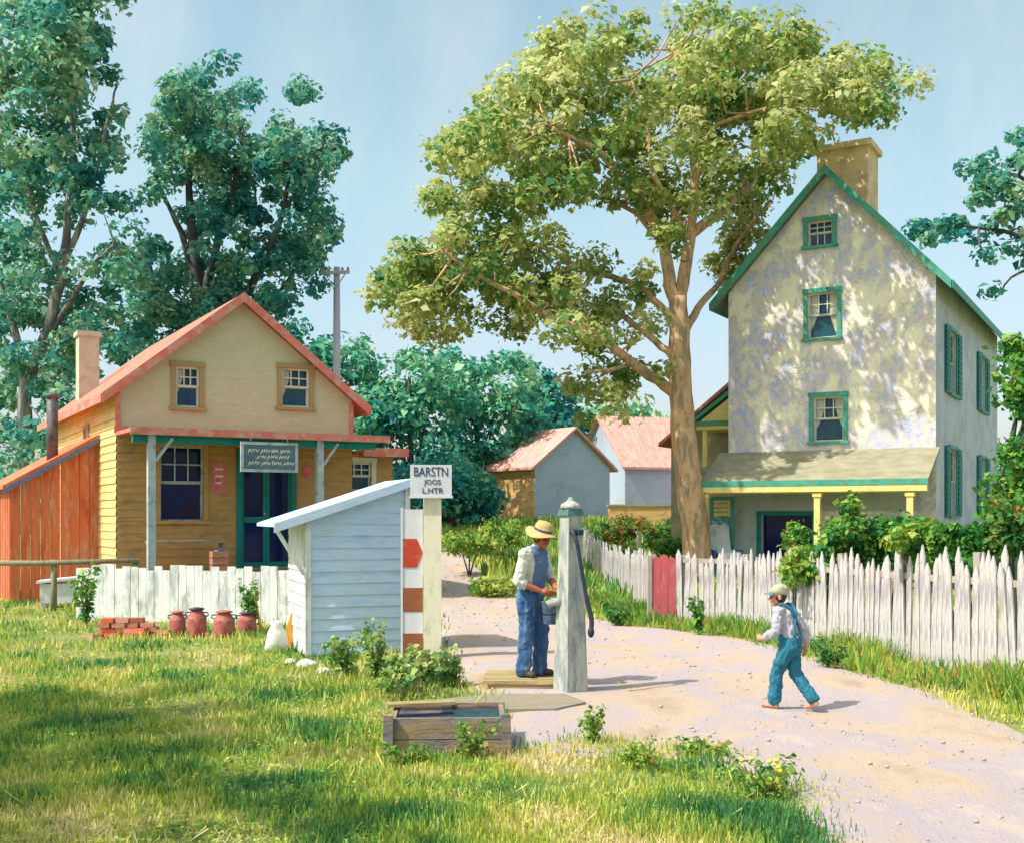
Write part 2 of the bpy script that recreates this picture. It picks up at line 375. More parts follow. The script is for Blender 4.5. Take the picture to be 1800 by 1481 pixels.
def on_road(X, Y):
    ins = np.zeros(len(X), bool); n = len(RPX); j = n - 1
    for i in range(n):
        c = ((RPY[i] > Y) != (RPY[j] > Y)) & (X < (RPX[j] - RPX[i]) * (Y - RPY[i]) / (RPY[j] - RPY[i] + 1e-12) + RPX[i]); ins ^= c; j = i
    return ins
# loose stones and clods on the road
M_peb = mat('road_stone', ['8f8478', 'b8a898', 'a09a9c'], scale=.9, spread=.3, detail=3, bump=.3)
b = MB()
for i in range(1500):
    j = random.choices(range(NR - 1), [1 / (A[k].y ** 1.2) for k in range(NR - 1)])[0]; f = random.choice((random.betavariate(.6, .6), random.gauss(.5, .09), random.random()))
    if not 0 < f < 1: continue
    w = A[j].lerp(B[j], f) + Vector((random.gauss(0, .05), random.gauss(0, .05), 0)); r_ = random.choice((.004, .005, .006, .006, .008, .011, .017)) * (.7 + .04 * w.y)
    b.ell((w.x, w.y, gz(w.x, w.y) + .03 + r_ * .1), (r_ * random.uniform(.8, 1.4), r_ * random.uniform(.8, 1.3), r_ * .6), nu=5, nv=4)
props(b.build('road_gravel', M_peb), kind='stuff')
# ================================================================== grass
M_blade = leafmat('grass_blade', [(0, '4c8450'), (.28, '88b050'), (.55, 'bcc458'), (.82, 'd8d070'), (1, 'ecd8ac')], clump=.9, trans=.3, shift=.45)
def value_noise(X, Y, s):
    return np.array([noise.noise((x * s, y * s, 3.1)) for x, y in zip(X, Y)])
def blades(name, X, Y, H, Wd, T, m=M_blade, lean=.5):
    n = len(X); Z = np.array([gz(x, y) for x, y in zip(X, Y)]); a = rng.uniform(0, 2 * np.pi, n); la = rng.uniform(0, 2 * np.pi, n); ll = rng.uniform(.1, lean, n) * H
    base = np.stack([X, Y, Z - .01], 1); sd_ = np.stack([np.cos(a), np.sin(a), np.zeros(n)], 1) * Wd[:, None] * .5
    ld = np.stack([np.cos(la) * ll, np.sin(la) * ll, np.zeros(n)], 1)
    up = np.zeros((n, 3)); up[:, 2] = H
    V = np.empty((n, 4, 3)); V[:, 0] = base - sd_; V[:, 1] = base + sd_; V[:, 2] = base + up + ld + sd_ * .25; V[:, 3] = base + up * .95 + ld - sd_ * .25
    return quads(name, V, np.repeat(T, 4), m)
n = 170000
py = 1040 + 560 * rng.random(n) ** .9; d = F * EYE / (py - HZ) * 1.0; X = rng.uniform(-.52, .52, n) * d + rng.normal(size=n) * .02; Y = d
keep = ~on_road(X + rng.normal(size=n) * .13, Y + rng.normal(size=n) * .13); nf = value_noise(X, Y, .8) + .5 * value_noise(X, Y, 2.3)
keep &= (rng.random(n) < np.clip(.95 - .9 * np.clip(nf, 0, 1), .12, 1))
# trodden dirt round the pump, fading out
dirt = np.exp(-(((X - .55) / .8) ** 2 + ((Y - 10.6) / 1.2) ** 2)); keep &= rng.random(n) > 1.1 * dirt
keep &= ~((X > -1.0) & (X < -.02) & (Y > 8.93) & (Y < 9.8))
X, Y, nf = X[keep], Y[keep], nf[keep]
for px, py, r_, c_ in ((1040, 1312, .22, 420), (1130, 1340, .3, 600), (1235, 1332, .22, 380), (1345, 1392, .34, 900), (1180, 1322, .15, 200), (1090, 1318, .2, 260), (960, 1330, .25, 420), (740, 1352, .3, 500), (850, 1345, .22, 420)):
    g_ = gnd(px, py); X = np.append(X, g_.x + rng.normal(size=c_) * r_ * .7); Y = np.append(Y, g_.y + rng.normal(size=c_) * r_ * .8); nf = np.append(nf, np.full(c_, .05))
k = len(X); pat = value_noise(X + 7, Y * .8, .75) + .5 * value_noise(X - 3, Y, 2.0)
H = rng.uniform(.025, .075, k) * (1 + .03 * Y) * np.clip(1.1 - nf, .5, 1.6); Wd = (.006 + .0014 * Y) * rng.uniform(.7, 1.4, k)
T = np.clip(.46 + .17 * rng.normal(size=k) + .3 * nf + .6 * pat, 0, 1)
props(blades('grass', X, Y, H, Wd, T), kind='stuff')
# clover and broad low leaves in patches, dead straw between
n = 42000; py = 1070 + 520 * rng.random(n) ** .9; Y = F * EYE / (py - HZ); X = rng.uniform(-.52, .52, n) * Y; nf = value_noise(X + 40, Y, 1.3) + .6 * value_noise(X, Y + 30, 3.1)
keep = ~on_road(X, Y) & (nf > .12) & ~((X > -1.1) & (X < .05) & (Y > 8.8) & (Y < 9.85)); X, Y, nf = X[keep], Y[keep], nf[keep]; k = len(X)
P = np.stack([X, Y, np.array([gz(x, y) for x, y in zip(X, Y)]) + rng.uniform(.008, .055, k)], 1); N = rng.normal(size=(k, 3)) * .35 + np.array([0, 0, 1]); L = (.014 + .0022 * Y) * rng.uniform(.7, 1.4, k)
props(leaves_mesh('clover', P, N, L, L * .8, np.clip(.3 + .16 * rng.normal(size=k) + .3 * nf, 0, .75), M_blade), kind='stuff')
n = 9000; py = 1090 + 500 * rng.random(n); Y = F * EYE / (py - HZ); X = rng.uniform(-.52, .5, n) * Y; nf = value_noise(X - 20, Y, .9); keep = ~on_road(X, Y) & (nf > .05); X, Y = X[keep], Y[keep]; k = len(X)
props(blades('dry_grass', X, Y, rng.uniform(.03, .13, k), (.005 + .001 * Y) * rng.uniform(.6, 1.1, k), np.clip(.93 + .06 * rng.normal(size=k), 0, 1), lean=1.6), kind='stuff')
# far bank grass beyond the road and behind the fence
n = 45000; Y = rng.uniform(24, 62, n); X = rng.uniform(-.32, .30, n) * Y; keep = ~on_road(X, Y) & ~((X < -2.2) & (Y < 37)); X, Y = X[keep], Y[keep]; k = len(X)
props(blades('bank_grass', X, Y, rng.uniform(.15, .5, k), rng.uniform(.05, .12, k), np.clip(.3 + .2 * rng.normal(size=k), 0, 1)), kind='stuff')
# rough weeds along the foot of the picket fence
M_weed = leafmat('weed_leaf', [(0, '44763a'), (.35, '7cac46'), (.6, 'b0c058'), (.85, 'c8a058'), (1, 'c88048')], clump=1.1, trans=.35, shift=.35)
FL = [gnd(1030, 1058), gnd(1100, 1088), gnd(1180, 1100), gnd(1300, 1112), gnd(1420, 1140), gnd(1600, 1185), gnd(1800, 1225), gnd(2050, 1290)]
Ps = []
for i in range(15000):
    j = random.randrange(len(FL) - 1); p = FL[j].lerp(FL[j + 1], random.random()); wdt = .34 + .05 * j
    Ps.append((p.x + random.gauss(.1, wdt * .5), p.y + random.gauss(.1, wdt * .8)))
X = np.array([p[0] for p in Ps]); Y = np.array([p[1] for p in Ps]); k = len(X)
props(blades('fence_weeds', X, Y, rng.uniform(.06, .34, k) * np.clip(value_noise(X, Y, 1.1) + .8, .4, 1.4), rng.uniform(.012, .035, k), np.clip(.42 + .22 * rng.normal(size=k), 0, 1), M_weed, .7), kind='stuff')
# leafy clumps: each a plant of its own
M_stem = mat('weed_stem', ['6c7a3a', '8a7a48'], scale=6, bump=0)
def weed(name, label, p, h, r, per=160, leaf=.07, m=None, cat='plant', group=None, flower=None):
    p = Vector((p[0], p[1], gz(p[0], p[1]))); t_ = thing(name, label, cat, p, 0, group); b = MB(); cl = []
    for i in range(random.randint(7, 10)):
        a = random.uniform(0, 6.28); q = random.uniform(.2, 1) * r; top = Vector((math.cos(a) * q, math.sin(a) * q, h * random.uniform(.55, 1)))
        b.tube([(0, 0, 0), (top.x * .35, top.y * .35, top.z * .55), top], [.012, .009, .004], 5)
        for f in (.35, .7, 1): cl.append((p + Vector((top.x * f, top.y * f, top.z * f)), (r * .34, r * .34, h * .2)))
    b.build('stem', M_stem, t_)
    crown('leaves', cl, leaf, m or M_weed, t_, p, per=max(4, per // len(cl)), up=.6, shell=.1, tintc=.38, tints=.2)
    if flower:
        f = MB()
        for c, _ in cl[::2]:
            q = c - p + Vector((random.gauss(0, .04), random.gauss(0, .04), .05)); f.ell(q, (.02, .02, .016), nu=6, nv=4)
        f.build('flowers', flower, t_)['kind'] = 'stuff'
    return t_
# ================================================================== the store
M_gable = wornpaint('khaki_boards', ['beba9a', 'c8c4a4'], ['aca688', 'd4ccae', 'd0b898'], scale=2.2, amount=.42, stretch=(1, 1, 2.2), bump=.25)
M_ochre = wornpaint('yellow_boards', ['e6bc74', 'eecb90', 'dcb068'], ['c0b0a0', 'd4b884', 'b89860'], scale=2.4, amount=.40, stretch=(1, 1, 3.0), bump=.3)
M_porchwall = wornpaint('darkened_ochre_boards', ['ae8650', 'bc9660', 'a07c50'], ['8c7658', 'a8947c'], scale=2.0, amount=.40, stretch=(1, 1, 2.2), bump=.3)  # boards coloured darker to deepen the shade of the porch recess
M_redroof = mat('red_shingles', ['b46254', 'cc7c6c', 'd89c8c'], scale=3, stretch=(1, 3, 1), bump=.5, bscale=30)
M_redtrim = wornpaint('salmon_trim', ['d06a5e', 'dc8676'], ['c09484', 'e0a89a'], scale=4, amount=.45, rough=.6, bump=.15)
M_tan = wornpaint('tan_casing', ['a08a60', 'ae986c'], ['868468', 'c0a880'], scale=6, amount=.4)
M_white = wornpaint('white_sash', ['c9c9bd', 'dcdace'], ['9a9a8c', 'b5b09a'], scale=8, amount=.36)
M_glass = mat('window_glass', ['14305a', '1e4c62', '225a50'], scale=2.2, rough=.05, bump=.03, bscale=3, spec=.25)
M_glassdark = mat('shop_glass', ['0c1c48', '14265a', '2c1c2c'], scale=1.3, rough=.06, bump=.03, bscale=3, spec=.2)
M_teal = wornpaint('teal_paint', ['0f6a64', '12807a', '1a7288'], ['3f7a6a', '2a5a58'], scale=4, amount=.36, rough=.55, bump=.15)
M_post = wornpaint('grey_post', ['9fb0ba', 'b8c4c8'], ['8a8478', 'a89c88'], scale=5, amount=.42)
M_plank = mat('grey_planks', ['7c6a58', '9a866c', 'b29a7a'], scale=3, stretch=(1, 6, 1), bump=.4, bscale=20)
M_dark = mat('dark_interior', ['1a1e30', '2c1c20'], scale=1, bump=0)
M_brick = wornpaint('chimney_stucco', ['b9b69c', 'c8c6b4'], ['a08a70', 'cdc8bc'], scale=4, amount=.42)
SF = Frame((-8.34, 24.0, 0), 30); SW, SD = 5.3, 9.0
ZB, ZE, ZA = 3.72, 4.56, 6.66      # jetty line, eaves, apex
store = thing('general_store', 'two storey country store with khaki gable, salmon roof trim and yellow boarded side', 'store', SF.o, 30)
Tf, Tl, Tr = T_front(), T_left(), T_right(SW)
rl = lambda z: 0 if z <= ZE else (z - ZE) / (ZA - ZE) * SW / 2
rr = lambda z: SW - rl(z)
def pxrect(fr, x0, y0, x1, y1, v=0.0):
    a, zt = fr.hit(x0, (y0 + y1) / 2, v); c, _ = fr.hit(x1, (y0 + y1) / 2, v); xm = (x0 + x1) / 2
    return a, c, fr.hit(xm, y1, v)[1], fr.hit(xm, y0, v)[1]
W1 = pxrect(SF, 309, 645, 350, 716); W2 = pxrect(SF, 495, 648, 543, 716)
b = MB(); wall(b, Tf, ZB, ZA, rl, rr, [W1, W2], board=.6, tilt=.004, zb=[ZE]); b.build('gable_wall', M_gable, store)
M_curt = mat('muslin', ['b8b4a4', 'ccc8b8'], scale=9, bump=.2)
def curtain(win, T, a0, a1, z0, z1, deep, side):
    b = MB(); w_ = a1 - a0; n_ = 10; q_ = random.uniform(.16, .38); dn = random.uniform(.0, .3); e = lambda i: a0 + w_ * q_ * i / n_ if side < 0 else a1 - w_ * q_ * i / n_
    vs = []
    for i in range(n_ + 1):
        zb_ = z0 + (z1 - z0) * (dn + .5 * (i / n_) ** 1.6)
        vs += [T(e(i), -deep + .012 + .006 * math.sin(i * 2.2), zb_), T(e(i), -deep + .012 + .006 * math.sin(i * 2.2), z1)]
    b.add(vs, [(2 * i, 2 * i + 2, 2 * i + 3, 2 * i + 1) for i in range(n_)], 0, True); b.build('curtain', M_curt, win)
for w in (W1, W2): q = window(store, Tf, *w, M_tan, M_white, M_glass, tw=.11, cols=3, rows=2, open_=0); curtain(q, Tf, *w, .1, -1)
BW = pxrect(SF, 281, 783, 358, 914); DR = pxrect(SF, 424, 800, 512, 996); PF = DR[2] - .03
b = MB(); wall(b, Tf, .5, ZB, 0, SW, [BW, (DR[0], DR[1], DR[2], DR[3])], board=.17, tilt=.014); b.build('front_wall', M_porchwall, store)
b = MB(); wall(b, Tl, .2, ZE, 0, SD, [(3.2, 3.75, 3.45, 3.95)], board=.17, tilt=.02); b.build('side_wall', M_ochre, store)
b = MB(); wall(b, Tr, .2, ZE, 0, SD, board=.17, tilt=.02); wall(b, lambda a, n, z: Vector((a, SD + n, z)), .2, ZA, rl, rr, board=.3, tilt=.02); b.build('rear_wall', M_ochre, store)
window(store, Tl, 3.2, 3.75, 3.45, 3.95, M_tan, M_white, M_glass, cols=2, rows=1)
# big shop window
w = window(store, Tf, *BW, M_porchwall, M_post, M_glassdark, tw=.08, cols=3, rows=2, deep=.13, open_=-.02)
# roof slabs, fascia, trims
OV, EV = .28, .34; sl_ = (ZA - ZE) / (SW / 2)
def slab(u0, z0, u1, z1, v0, v1, th): return [(u0, v0, z0), (u1, v0, z1), (u1, v0, z1 + th), (u0, v0, z0 + th)]
b = MB()
b.ext(slab(-EV, ZE - sl_ * EV + .02, SW / 2, ZA + .02, 0, 0, .11), (0, SD + 2 * OV, 0)); b.ext(slab(SW + EV, ZE - sl_ * EV + .02, SW / 2 + .002, ZA + .021, 0, 0, .11), (0, SD + 2 * OV, 0))
for i in range(len(b.v)): b.v[i] = (b.v[i][0], b.v[i][1] - OV, b.v[i][2])
roof = b.build('roof', M_redroof, store)
b = MB()
for s_ in (0, 1):
    u0 = -EV if s_ == 0 else SW + EV
    b.ext([(u0, -OV - .03, ZE - sl_ * EV - .07), (SW / 2, -OV - .03, ZA - .07), (SW / 2, -OV - .03, ZA + .15), (u0, -OV - .03, ZE - sl_ * EV + .15)], (0, .027, 0))
b.build('bargeboard', M_redtrim, roof)
b = MB(); b.box(-EV - .03, -EV - .003, -OV, SD + OV, ZE - sl_ * EV - .05, ZE - sl_ * EV + .13); b.box(SW + EV + .003, SW + EV + .03, -OV, SD + OV, ZE - sl_ * EV - .05, ZE - sl_ * EV + .13); b.build('fascia', M_redtrim, roof)
b = MB(); b.box(-.03, .07, -.035, -.008, ZB, ZE - .05); b.box(SW - .07, SW + .03, -.035, -.008, ZB, ZE - .05); b.box(-.06, SW + .06, -.07, -.012, ZB - .09, ZB + .06); b.build('corner_trim', M_redtrim, store)
ch0 = SF.hit(180, 640, 6.5); b = MB(); b.box(.25, .75, 6.2, 6.7, 4.4, 6.55); b.box(.2, .8, 6.15, 6.75, 6.55, 6.68); b.build('chimney', M_brick, roof)
# porch
PV = -1.35; ZPF = SF.hit(470, 766, PV - .2)[1]
b = MB(); b.ext([(-.02, -.02, ZB - .14), (-.02, PV - .15, ZPF), (-.02, PV - .15, ZPF + .08), (-.02, -.02, ZB - .06)], (SW + .3, 0, 0)); b.build('porch_roof', M_redroof, store)
b = MB(); b.box(-.03, SW + .3, PV - .19, PV - .155, ZPF - .05, ZPF + .10); b.build('porch_fascia', M_redtrim, store)
b = MB(); b.box(.05, SW, PV - .02, PV + .1, ZPF - .2, ZPF - .03); b.build('porch_beam', M_teal, store)
pz = lambda px: SF.hit(px, 900, PV)[0]
for px in (266, 562):
    b = MB(); u = pz(px); b.box(u - .075, u + .075, PV - .06, PV + .09, .3, ZPF - .03); b.bar((u + .08, PV, 3.0), (u + .42, PV, ZPF - .1), .06, .06); b.build('porch_post', M_post, store)
b = MB()
for i in range(12): b.box(-.1, SW + .1, PV - .25 + i * .132, PV - .25 + i * .132 + .126, PF - .09, PF)
b.box(-.08, SW + .08, PV - .2, PV - .16, .0, PF - .09); b.build('porch_floor', M_plank, store)
# double screen door
d0, d1, dz0, dz1 = DR
b = MB(); tbox(b, Tf, d0 - .11, d0, .005, .06, dz0, dz1 + .12); tbox(b, Tf, d1, d1 + .11, .005, .06, dz0, dz1 + .12); tbox(b, Tf, d0, d1, .005, .055, dz1, dz1 + .12); door = b.build('door', M_teal, store)
b = MB(); dm = (d0 + d1) / 2; zr = dz0 + (dz1 - dz0) * .40
for x0, x1 in ((d0, dm - .004), (dm + .004, d1)):
    tbox(b, Tf, x0, x0 + .07, -.06, -.02, dz0, dz1); tbox(b, Tf, x1 - .07, x1, -.06, -.02, dz0, dz1)
    for z0, z1 in ((dz0, dz0 + .12), (zr, zr + .13), (dz1 - .09, dz1)): tbox(b, Tf, x0 + .07, x1 - .07, -.055, -.025, z0, z1)
b.build('door_frame', M_teal, door)
b = MB(); tbox(b, Tf, d0, d1, -.10, -.065, dz0, dz1); b.build('screen', M_glassdark, door)
b = MB(); b.ell((dm - .04, .0, zr + .2), (.025, .03, .025)); b.build('handle', M_brick, door)
# right annex with its small white window
AW = pxrect(SF, 607, 812, 652, 862, .4)
ax0, ax1 = SW + .02, SF.hit(690, 850, .4)[0]
annex = thing('store_annex', 'flat roofed ochre annex with a white framed window beside the store porch', 'annex', SF.o, 30)
b = MB(); wall(b, T_front(.4), 0, 3.35, ax0, ax1, [AW], board=.17, tilt=.014); wall(b, lambda a, n, z: Vector((ax1 + n, a, z)), 0, 3.35, .4, 5, board=.17, tilt=.014); b.build('wall', M_porchwall, annex)
b = MB(); b.box(SW + .32, ax1 + .25, .1, 5.2, 3.36, 3.45); b.box(SW + .32, ax1 + .27, .04, .09, 3.3, 3.5); b.build('roof', M_redtrim, annex)
window(annex, T_front(.4), *AW, M_white, M_white, M_glass, tw=.12, cols=3, rows=2)
# orange lean-to on the sunny side
M_orange = wornpaint('orange_boards', ['c8603c', 'd27450', 'bc5636'], ['b0684e', 'd89878', '98747c'], scale=2.2, amount=.45, stretch=(3, 3, .6), bump=.3)
M_pipe = mat('stove_iron', ['4a4450', '6a6468', '84786e'], scale=5, rough=.6, metal=.3)
lt = thing('lean_to_shed', 'orange red board lean-to with sloping roof against the yellow side of the store', 'shed', SF.o, 30)
LU, LV0, LV1 = -1.84, 2.0, 6.4; zt, zl = 3.62, 2.55
b = MB(); sl2 = (zt - zl) / -LU
n_ = 9
for i in range(n_):
    u0 = LU + i * (-LU) / n_; u1 = u0 - LU / n_ - .012; o_ = (i % 2) * .014
    b.ext([(u0, LV0 - o_, 0), (u1, LV0 - o_, 0), (u1, LV0 - o_, zl + (u1 - LU) * sl2), (u0, LV0 - o_, zl + (u0 - LU) * sl2)], (0, .03, 0))
for i in range(18):
    v0 = LV0 + .04 + i * (LV1 - LV0) / 18; b.box(LU - .02 - (i % 2) * .012, LU + .01, v0, v0 + (LV1 - LV0) / 18 - .012, 0, zl)
b.build('wall', M_orange, lt)
b = MB(); b.ext([(LU - .18, LV0 - .2, zl - .18 * sl2 + .02), (-.03, LV0 - .2, zt + .02), (-.03, LV0 - .2, zt + .1), (LU - .18, LV0 - .2, zl - .18 * sl2 + .1)], (0, LV1 - LV0 + .3, 0)); lroof = b.build('roof', M_orange, lt)
M_bluetrim = mat('blue_grey_trim', ['5a6490', '747ca0'], scale=5)
b = MB(); b.ext([(LU - .18, LV0 - .23, zl - .18 * sl2 - .09), (-.03, LV0 - .23, zt - .09), (-.03, LV0 - .23, zt + .02), (LU - .18, LV0 - .23, zl - .18 * sl2 + .02)], (0, .025, 0)); b.build('bargeboard', M_bluetrim, lroof)
uu, zz = SF.hit(92, 845, 2.6)
b = MB(); b.tube([(uu, 2.6, zl + (uu - LU) * sl2), (uu, 2.6, SF.hit(92, 695, 2.6)[1])], .125, 12); b.lathe([(.15, 0), (.15, .1), (.0, .13)], 12, (uu, 2.6, SF.hit(92, 700, 2.6)[1])); b.build('stovepipe', M_pipe, lroof)
# hanging shop board with white chalk script
M_slate = mat('slate_board', ['4f6272', '5f7484', '6a7c86'], scale=4, bump=.1)
M_chalk = mat('white_lettering', ['d8dcd6', 'e6e6de'], scale=8, bump=0)
sg = pxrect(SF, 427, 781, 519, 825, -1.62)
sign = thing('shop_sign', 'grey shop board with white border and three lines of white script over the door', 'sign', SF.w((sg[0] + sg[1]) / 2, -1.62, (sg[2] + sg[3]) / 2), 30)
hw, hh = (sg[1] - sg[0]) / 2, (sg[3] - sg[2]) / 2
b = MB(); b.box(-hw, hw, -.01, .02, -hh, hh); b.build('board', M_slate, sign)
b = MB(); e = .05
b.box(-hw - e, hw + e, -.035, .03, hh - .01, hh + e); b.box(-hw - e, hw + e, -.035, .03, -hh - e, -hh + .01); b.box(-hw - e, -hw + .01, -.034, .029, -hh, hh); b.box(hw - .01, hw + e, -.034, .029, -hh, hh); b.build('frame', M_post, sign)
b = MB()
for row, (x0, x1, zc) in enumerate(((-.8, .72, .5), (-.48, .62, .02), (-.8, .8, -.48))):
    x = x0 * hw
    while x < x1 * hw:
        L = random.uniform(.12, .24); k = 14; ph = random.uniform(0, 6)
        pts = [(x + L * i / k + .012 * math.sin(i * 2.1 + ph), -.013, (zc * hh) + (.045 if i > 1 else .075) * math.sin(i * 1.55 + ph) * random.uniform(.6, 1)) for i in range(k + 1)]
        b.tube(pts, .011, 4); x += L + .045
b.build('lettering', M_chalk, sign)
for s_ in (-.7, .7): b = MB(); b.tube([(s_ * hw, 0, hh + .03), (s_ * hw, 0, hh + .12)], .012, 6); b.build('hanger', M_pipe, sign)
# posters and bits on the porch wall
M_pink = mat('pink_paper', ['c8586a', 'd87a84', 'b84858'], scale=7, bump=0); M_cream = mat('cream_paper', ['d8b88a', 'e0cfa8', 'c9847a'], scale=9, bump=0)
def poster(px0, py0, px1, py1, label, m, mark, oval=False):
    r_ = pxrect(SF, px0, py0, px1, py1, -.02); c = SF.w((r_[0] + r_[1]) / 2, -.03, (r_[2] + r_[3]) / 2); t_ = thing('poster', label, 'poster', c, 30, 'posters on the porch wall'); hw, hh = (r_[1] - r_[0]) / 2, (r_[3] - r_[2]) / 2
    b = MB()
    if oval: b.ext([(hw * math.cos(i * .3927), 0, hh * math.sin(i * .3927)) for i in range(16)], (0, .012, 0))
    else: b.box(-hw, hw, 0, .012, -hh, hh)
    b.build('sheet', m, t_)
    for k in range(0 if oval else 3): b = MB(); b.box(-hw * .6, hw * random.uniform(.2, .6), -.004, -.001, hh * (.5 - k * .45), hh * (.62 - k * .45)); b.build('print', mark, t_)
poster(373, 812, 398, 866, 'pale pink and white poster between shop window and door', M_pink, M_chalk)
poster(531, 818, 549, 840, 'round pink disc on the wall beyond the door', M_pink, M_chalk, True)
# bench under the shop window
bu0, bz = SF.hit(258, 950, -.65); bu1, _ = SF.hit(400, 950, -.65)
bench = thing('bench', 'low weathered grey bench beneath the big shop window', 'bench', SF.w(bu0, -.65, PF), 30)
L_ = bu1 - bu0; hb = bz - PF
b = MB(); b.box(0, L_, -.18, -.01, hb - .05, hb); b.box(0, L_, .005, .17, hb - .05, hb); b.build('seat', M_plank, bench)
for u in (.12, L_ - .12): b = MB(); b.box(u - .03, u + .03, -.15, .15, 0, hb - .05); b.build('leg', M_plank, bench)
M_crate = mat('reddish_crate', ['a86a58', 'c08870', '8c5a48'], scale=4, stretch=(1, 1, 5))
cu0, _ = SF.hit(371, 970, -.9)
cr = thing('crate', 'small reddish wooden crate on the porch floor beside the teal door', 'crate', SF.w(cu0 + .15, -.95, PF), 30)
b = MB()
for k in range(3): b.box(-.17, .17, -.15, -.135, k * .15 + .01, k * .15 + .14); b.box(-.17, .17, .135, .15, k * .15 + .01, k * .15 + .14); b.box(-.17, -.155, -.135, .135, k * .15 + .01, k * .15 + .14); b.box(.155, .17, -.135, .135, k * .15 + .01, k * .15 + .14)
b.box(-.155, .155, -.134, .134, .0, .02); b.build('slats', M_crate, cr)
b = MB(); b.ell((0, 0, .40), (.13, .11, .08)); b.ell((.05, .02, .46), (.06, .06, .05)); b.build('sacking', M_bluetrim, cr)
# ================================================================== the tall stone house
M_stucco = wornpaint('peeling_shade_stucco', ['f8ead0', 'fbf1dc', 'f2e6d4'], ['b4c2ea', 'c0c6ea', 'e4d0c4', 'b0c0ec', 'ccccea'], scale=1.5, amount=.505, stretch=(1, 1, .75), bump=.9, edge=.055)  # peeled patches also carry the gable's blue-lavender shade as colour
M_stonesh = wornpaint('shaded_side_stucco', ['ccd0dc', 'd8d8dc'], ['b0bcdc', 'c0c0d4', 'd8c8b0'], scale=1.4, amount=.48, bump=.5)  # same house stucco, coloured bluer for its shaded side
M_green = wornpaint('green_trim', ['3a9486', '4ea696', '328474'], ['5a8a66', '6a9a80'], scale=4, amount=.46, rough=.55, bump=.12)
M_yel = wornpaint('yellow_trim', ['e6cf7a', 'efdc94'], ['c8a860', 'd8c890'], scale=5, amount=.38)
M_khroof = mat('khaki_roofing', ['868068', '9a947c', 'aaa48e'], scale=2.2, stretch=(1, 2, 1), bump=.35, bscale=24)
M_slateroof = mat('grey_green_roof', ['66746e', '7e8c84', '929c94'], scale=3, bump=.4, bscale=30)
M_palewall = wornpaint('pale_porch_wall', ['a9b6b8', 'b8c2c0'], ['9a9486', 'c0b49c'], scale=2.5, amount=.42)
M_orangewood = mat('orange_wood', ['a8562c', 'b86a3a'], scale=4)
HF = Frame((6.04, 31.75, 0), -30); HW, HD = 5.5, 12.0; HE, HA = 8.08, 11.0
house = thing('stone_house', 'tall three storey house of peeling cream stucco with green trimmed gable', 'house', HF.o, -30)
Hl = lambda z: 0 if z <= HE else (z - HE) / (HA - HE) * HW / 2
Hr = lambda z: HW - Hl(z)
wins = [pxrect(HF, 1420, 388, 1463, 432), pxrect(HF, 1420, 514, 1471, 594), pxrect(HF, 1430, 697, 1482, 775)]
PD0, PD1, _, _z = pxrect(HF, 1338, 905, 1428, 990); pdoor = (PD0, PD1, .12, HF.hit(1383, 905)[1])
b = MB(); wall(b, Tf, 0, HA, Hl, Hr, wins + [pdoor], board=.5, tilt=0, zb=[HE], depth=.22); b.build('gable_wall', M_stucco, house)
for i, w in enumerate(wins):
    q = window(house, Tf, *w, M_green, M_white, M_glass, tw=.12, cols=3, rows=2 if i else 2, deep=.16, low=1 if i else 3)
    if i: curtain(q, Tf, *w, .16, (1, -1, 1)[i]); curtain(q, Tf, *w, .16, (1, 1, -1)[i])
Hs = T_right(HW); sw_ = []
for (v0, z0, z1) in ((2.0, 5.2, 6.9), (7.8, 5.2, 6.9), (2.0, 1.9, 3.7), (7.8, 1.9, 3.7)): sw_.append((v0, v0 + 1.1, z0, z1))
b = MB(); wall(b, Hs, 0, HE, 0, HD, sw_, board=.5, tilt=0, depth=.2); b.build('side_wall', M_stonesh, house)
b = MB(); wall(b, Tl, 0, HE, 0, HD, board=.5, tilt=0); wall(b, lambda a, n, z: Vector((a, HD + n, z)), 0, HA, Hl, Hr, board=.5, tilt=0, zb=[HE]); b.build('rear_wall', M_stucco, house)
for a in sw_:
    window(house, Hs, *a, M_green, M_white, M_glass, tw=.1, cols=3, rows=2, deep=.14)
    for s_ in (0, 1):
        b = MB(); a0 = a[0] - .72 if s_ == 0 else a[1] + .12
        tbox(b, Hs, a0, a0 + .6, .02, .07, a[2] - .05, a[3] + .05)
        for k in range(11): zz = a[2] + .08 + k * (a[3] - a[2] - .1) / 11; tbox(b, Hs, a0 + .07, a0 + .53, .07, .085, zz, zz + .08)
        b.build('shutter', M_teal, house)
hs = (HA - HE) / (HW / 2); EVh, OVh = .42, .3
b = MB()
for s_ in (0, 1):
    u0 = -EVh if s_ == 0 else HW + EVh
    b.ext([(u0, -OVh, HE - hs * EVh + .03), (HW / 2 + s_ * .002, -OVh, HA + .03), (HW / 2 + s_ * .002, -OVh, HA + .15), (u0, -OVh, HE - hs * EVh + .15)], (0, HD + 2 * OVh, 0))
hroof = b.build('roof', M_slateroof, house)
b = MB()
for s_ in (0, 1):
    u0 = -EVh if s_ == 0 else HW + EVh
    b.ext([(u0, -OVh - .04, HE - hs * EVh - .06), (HW / 2, -OVh - .04, HA - .06), (HW / 2, -OVh - .04, HA + .18), (u0, -OVh - .04, HE - hs * EVh + .18)], (0, .036, 0))
b.build('bargeboard', M_green, hroof)
b = MB(); b.box(-EVh - .04, -EVh - .003, -OVh, HD + OVh, HE - hs * EVh - .04, HE - hs * EVh + .16); b.box(HW + EVh + .003, HW + EVh + .04, -OVh, HD + OVh, HE - hs * EVh - .04, HE - hs * EVh + .16); b.build('fascia', M_green, hroof)
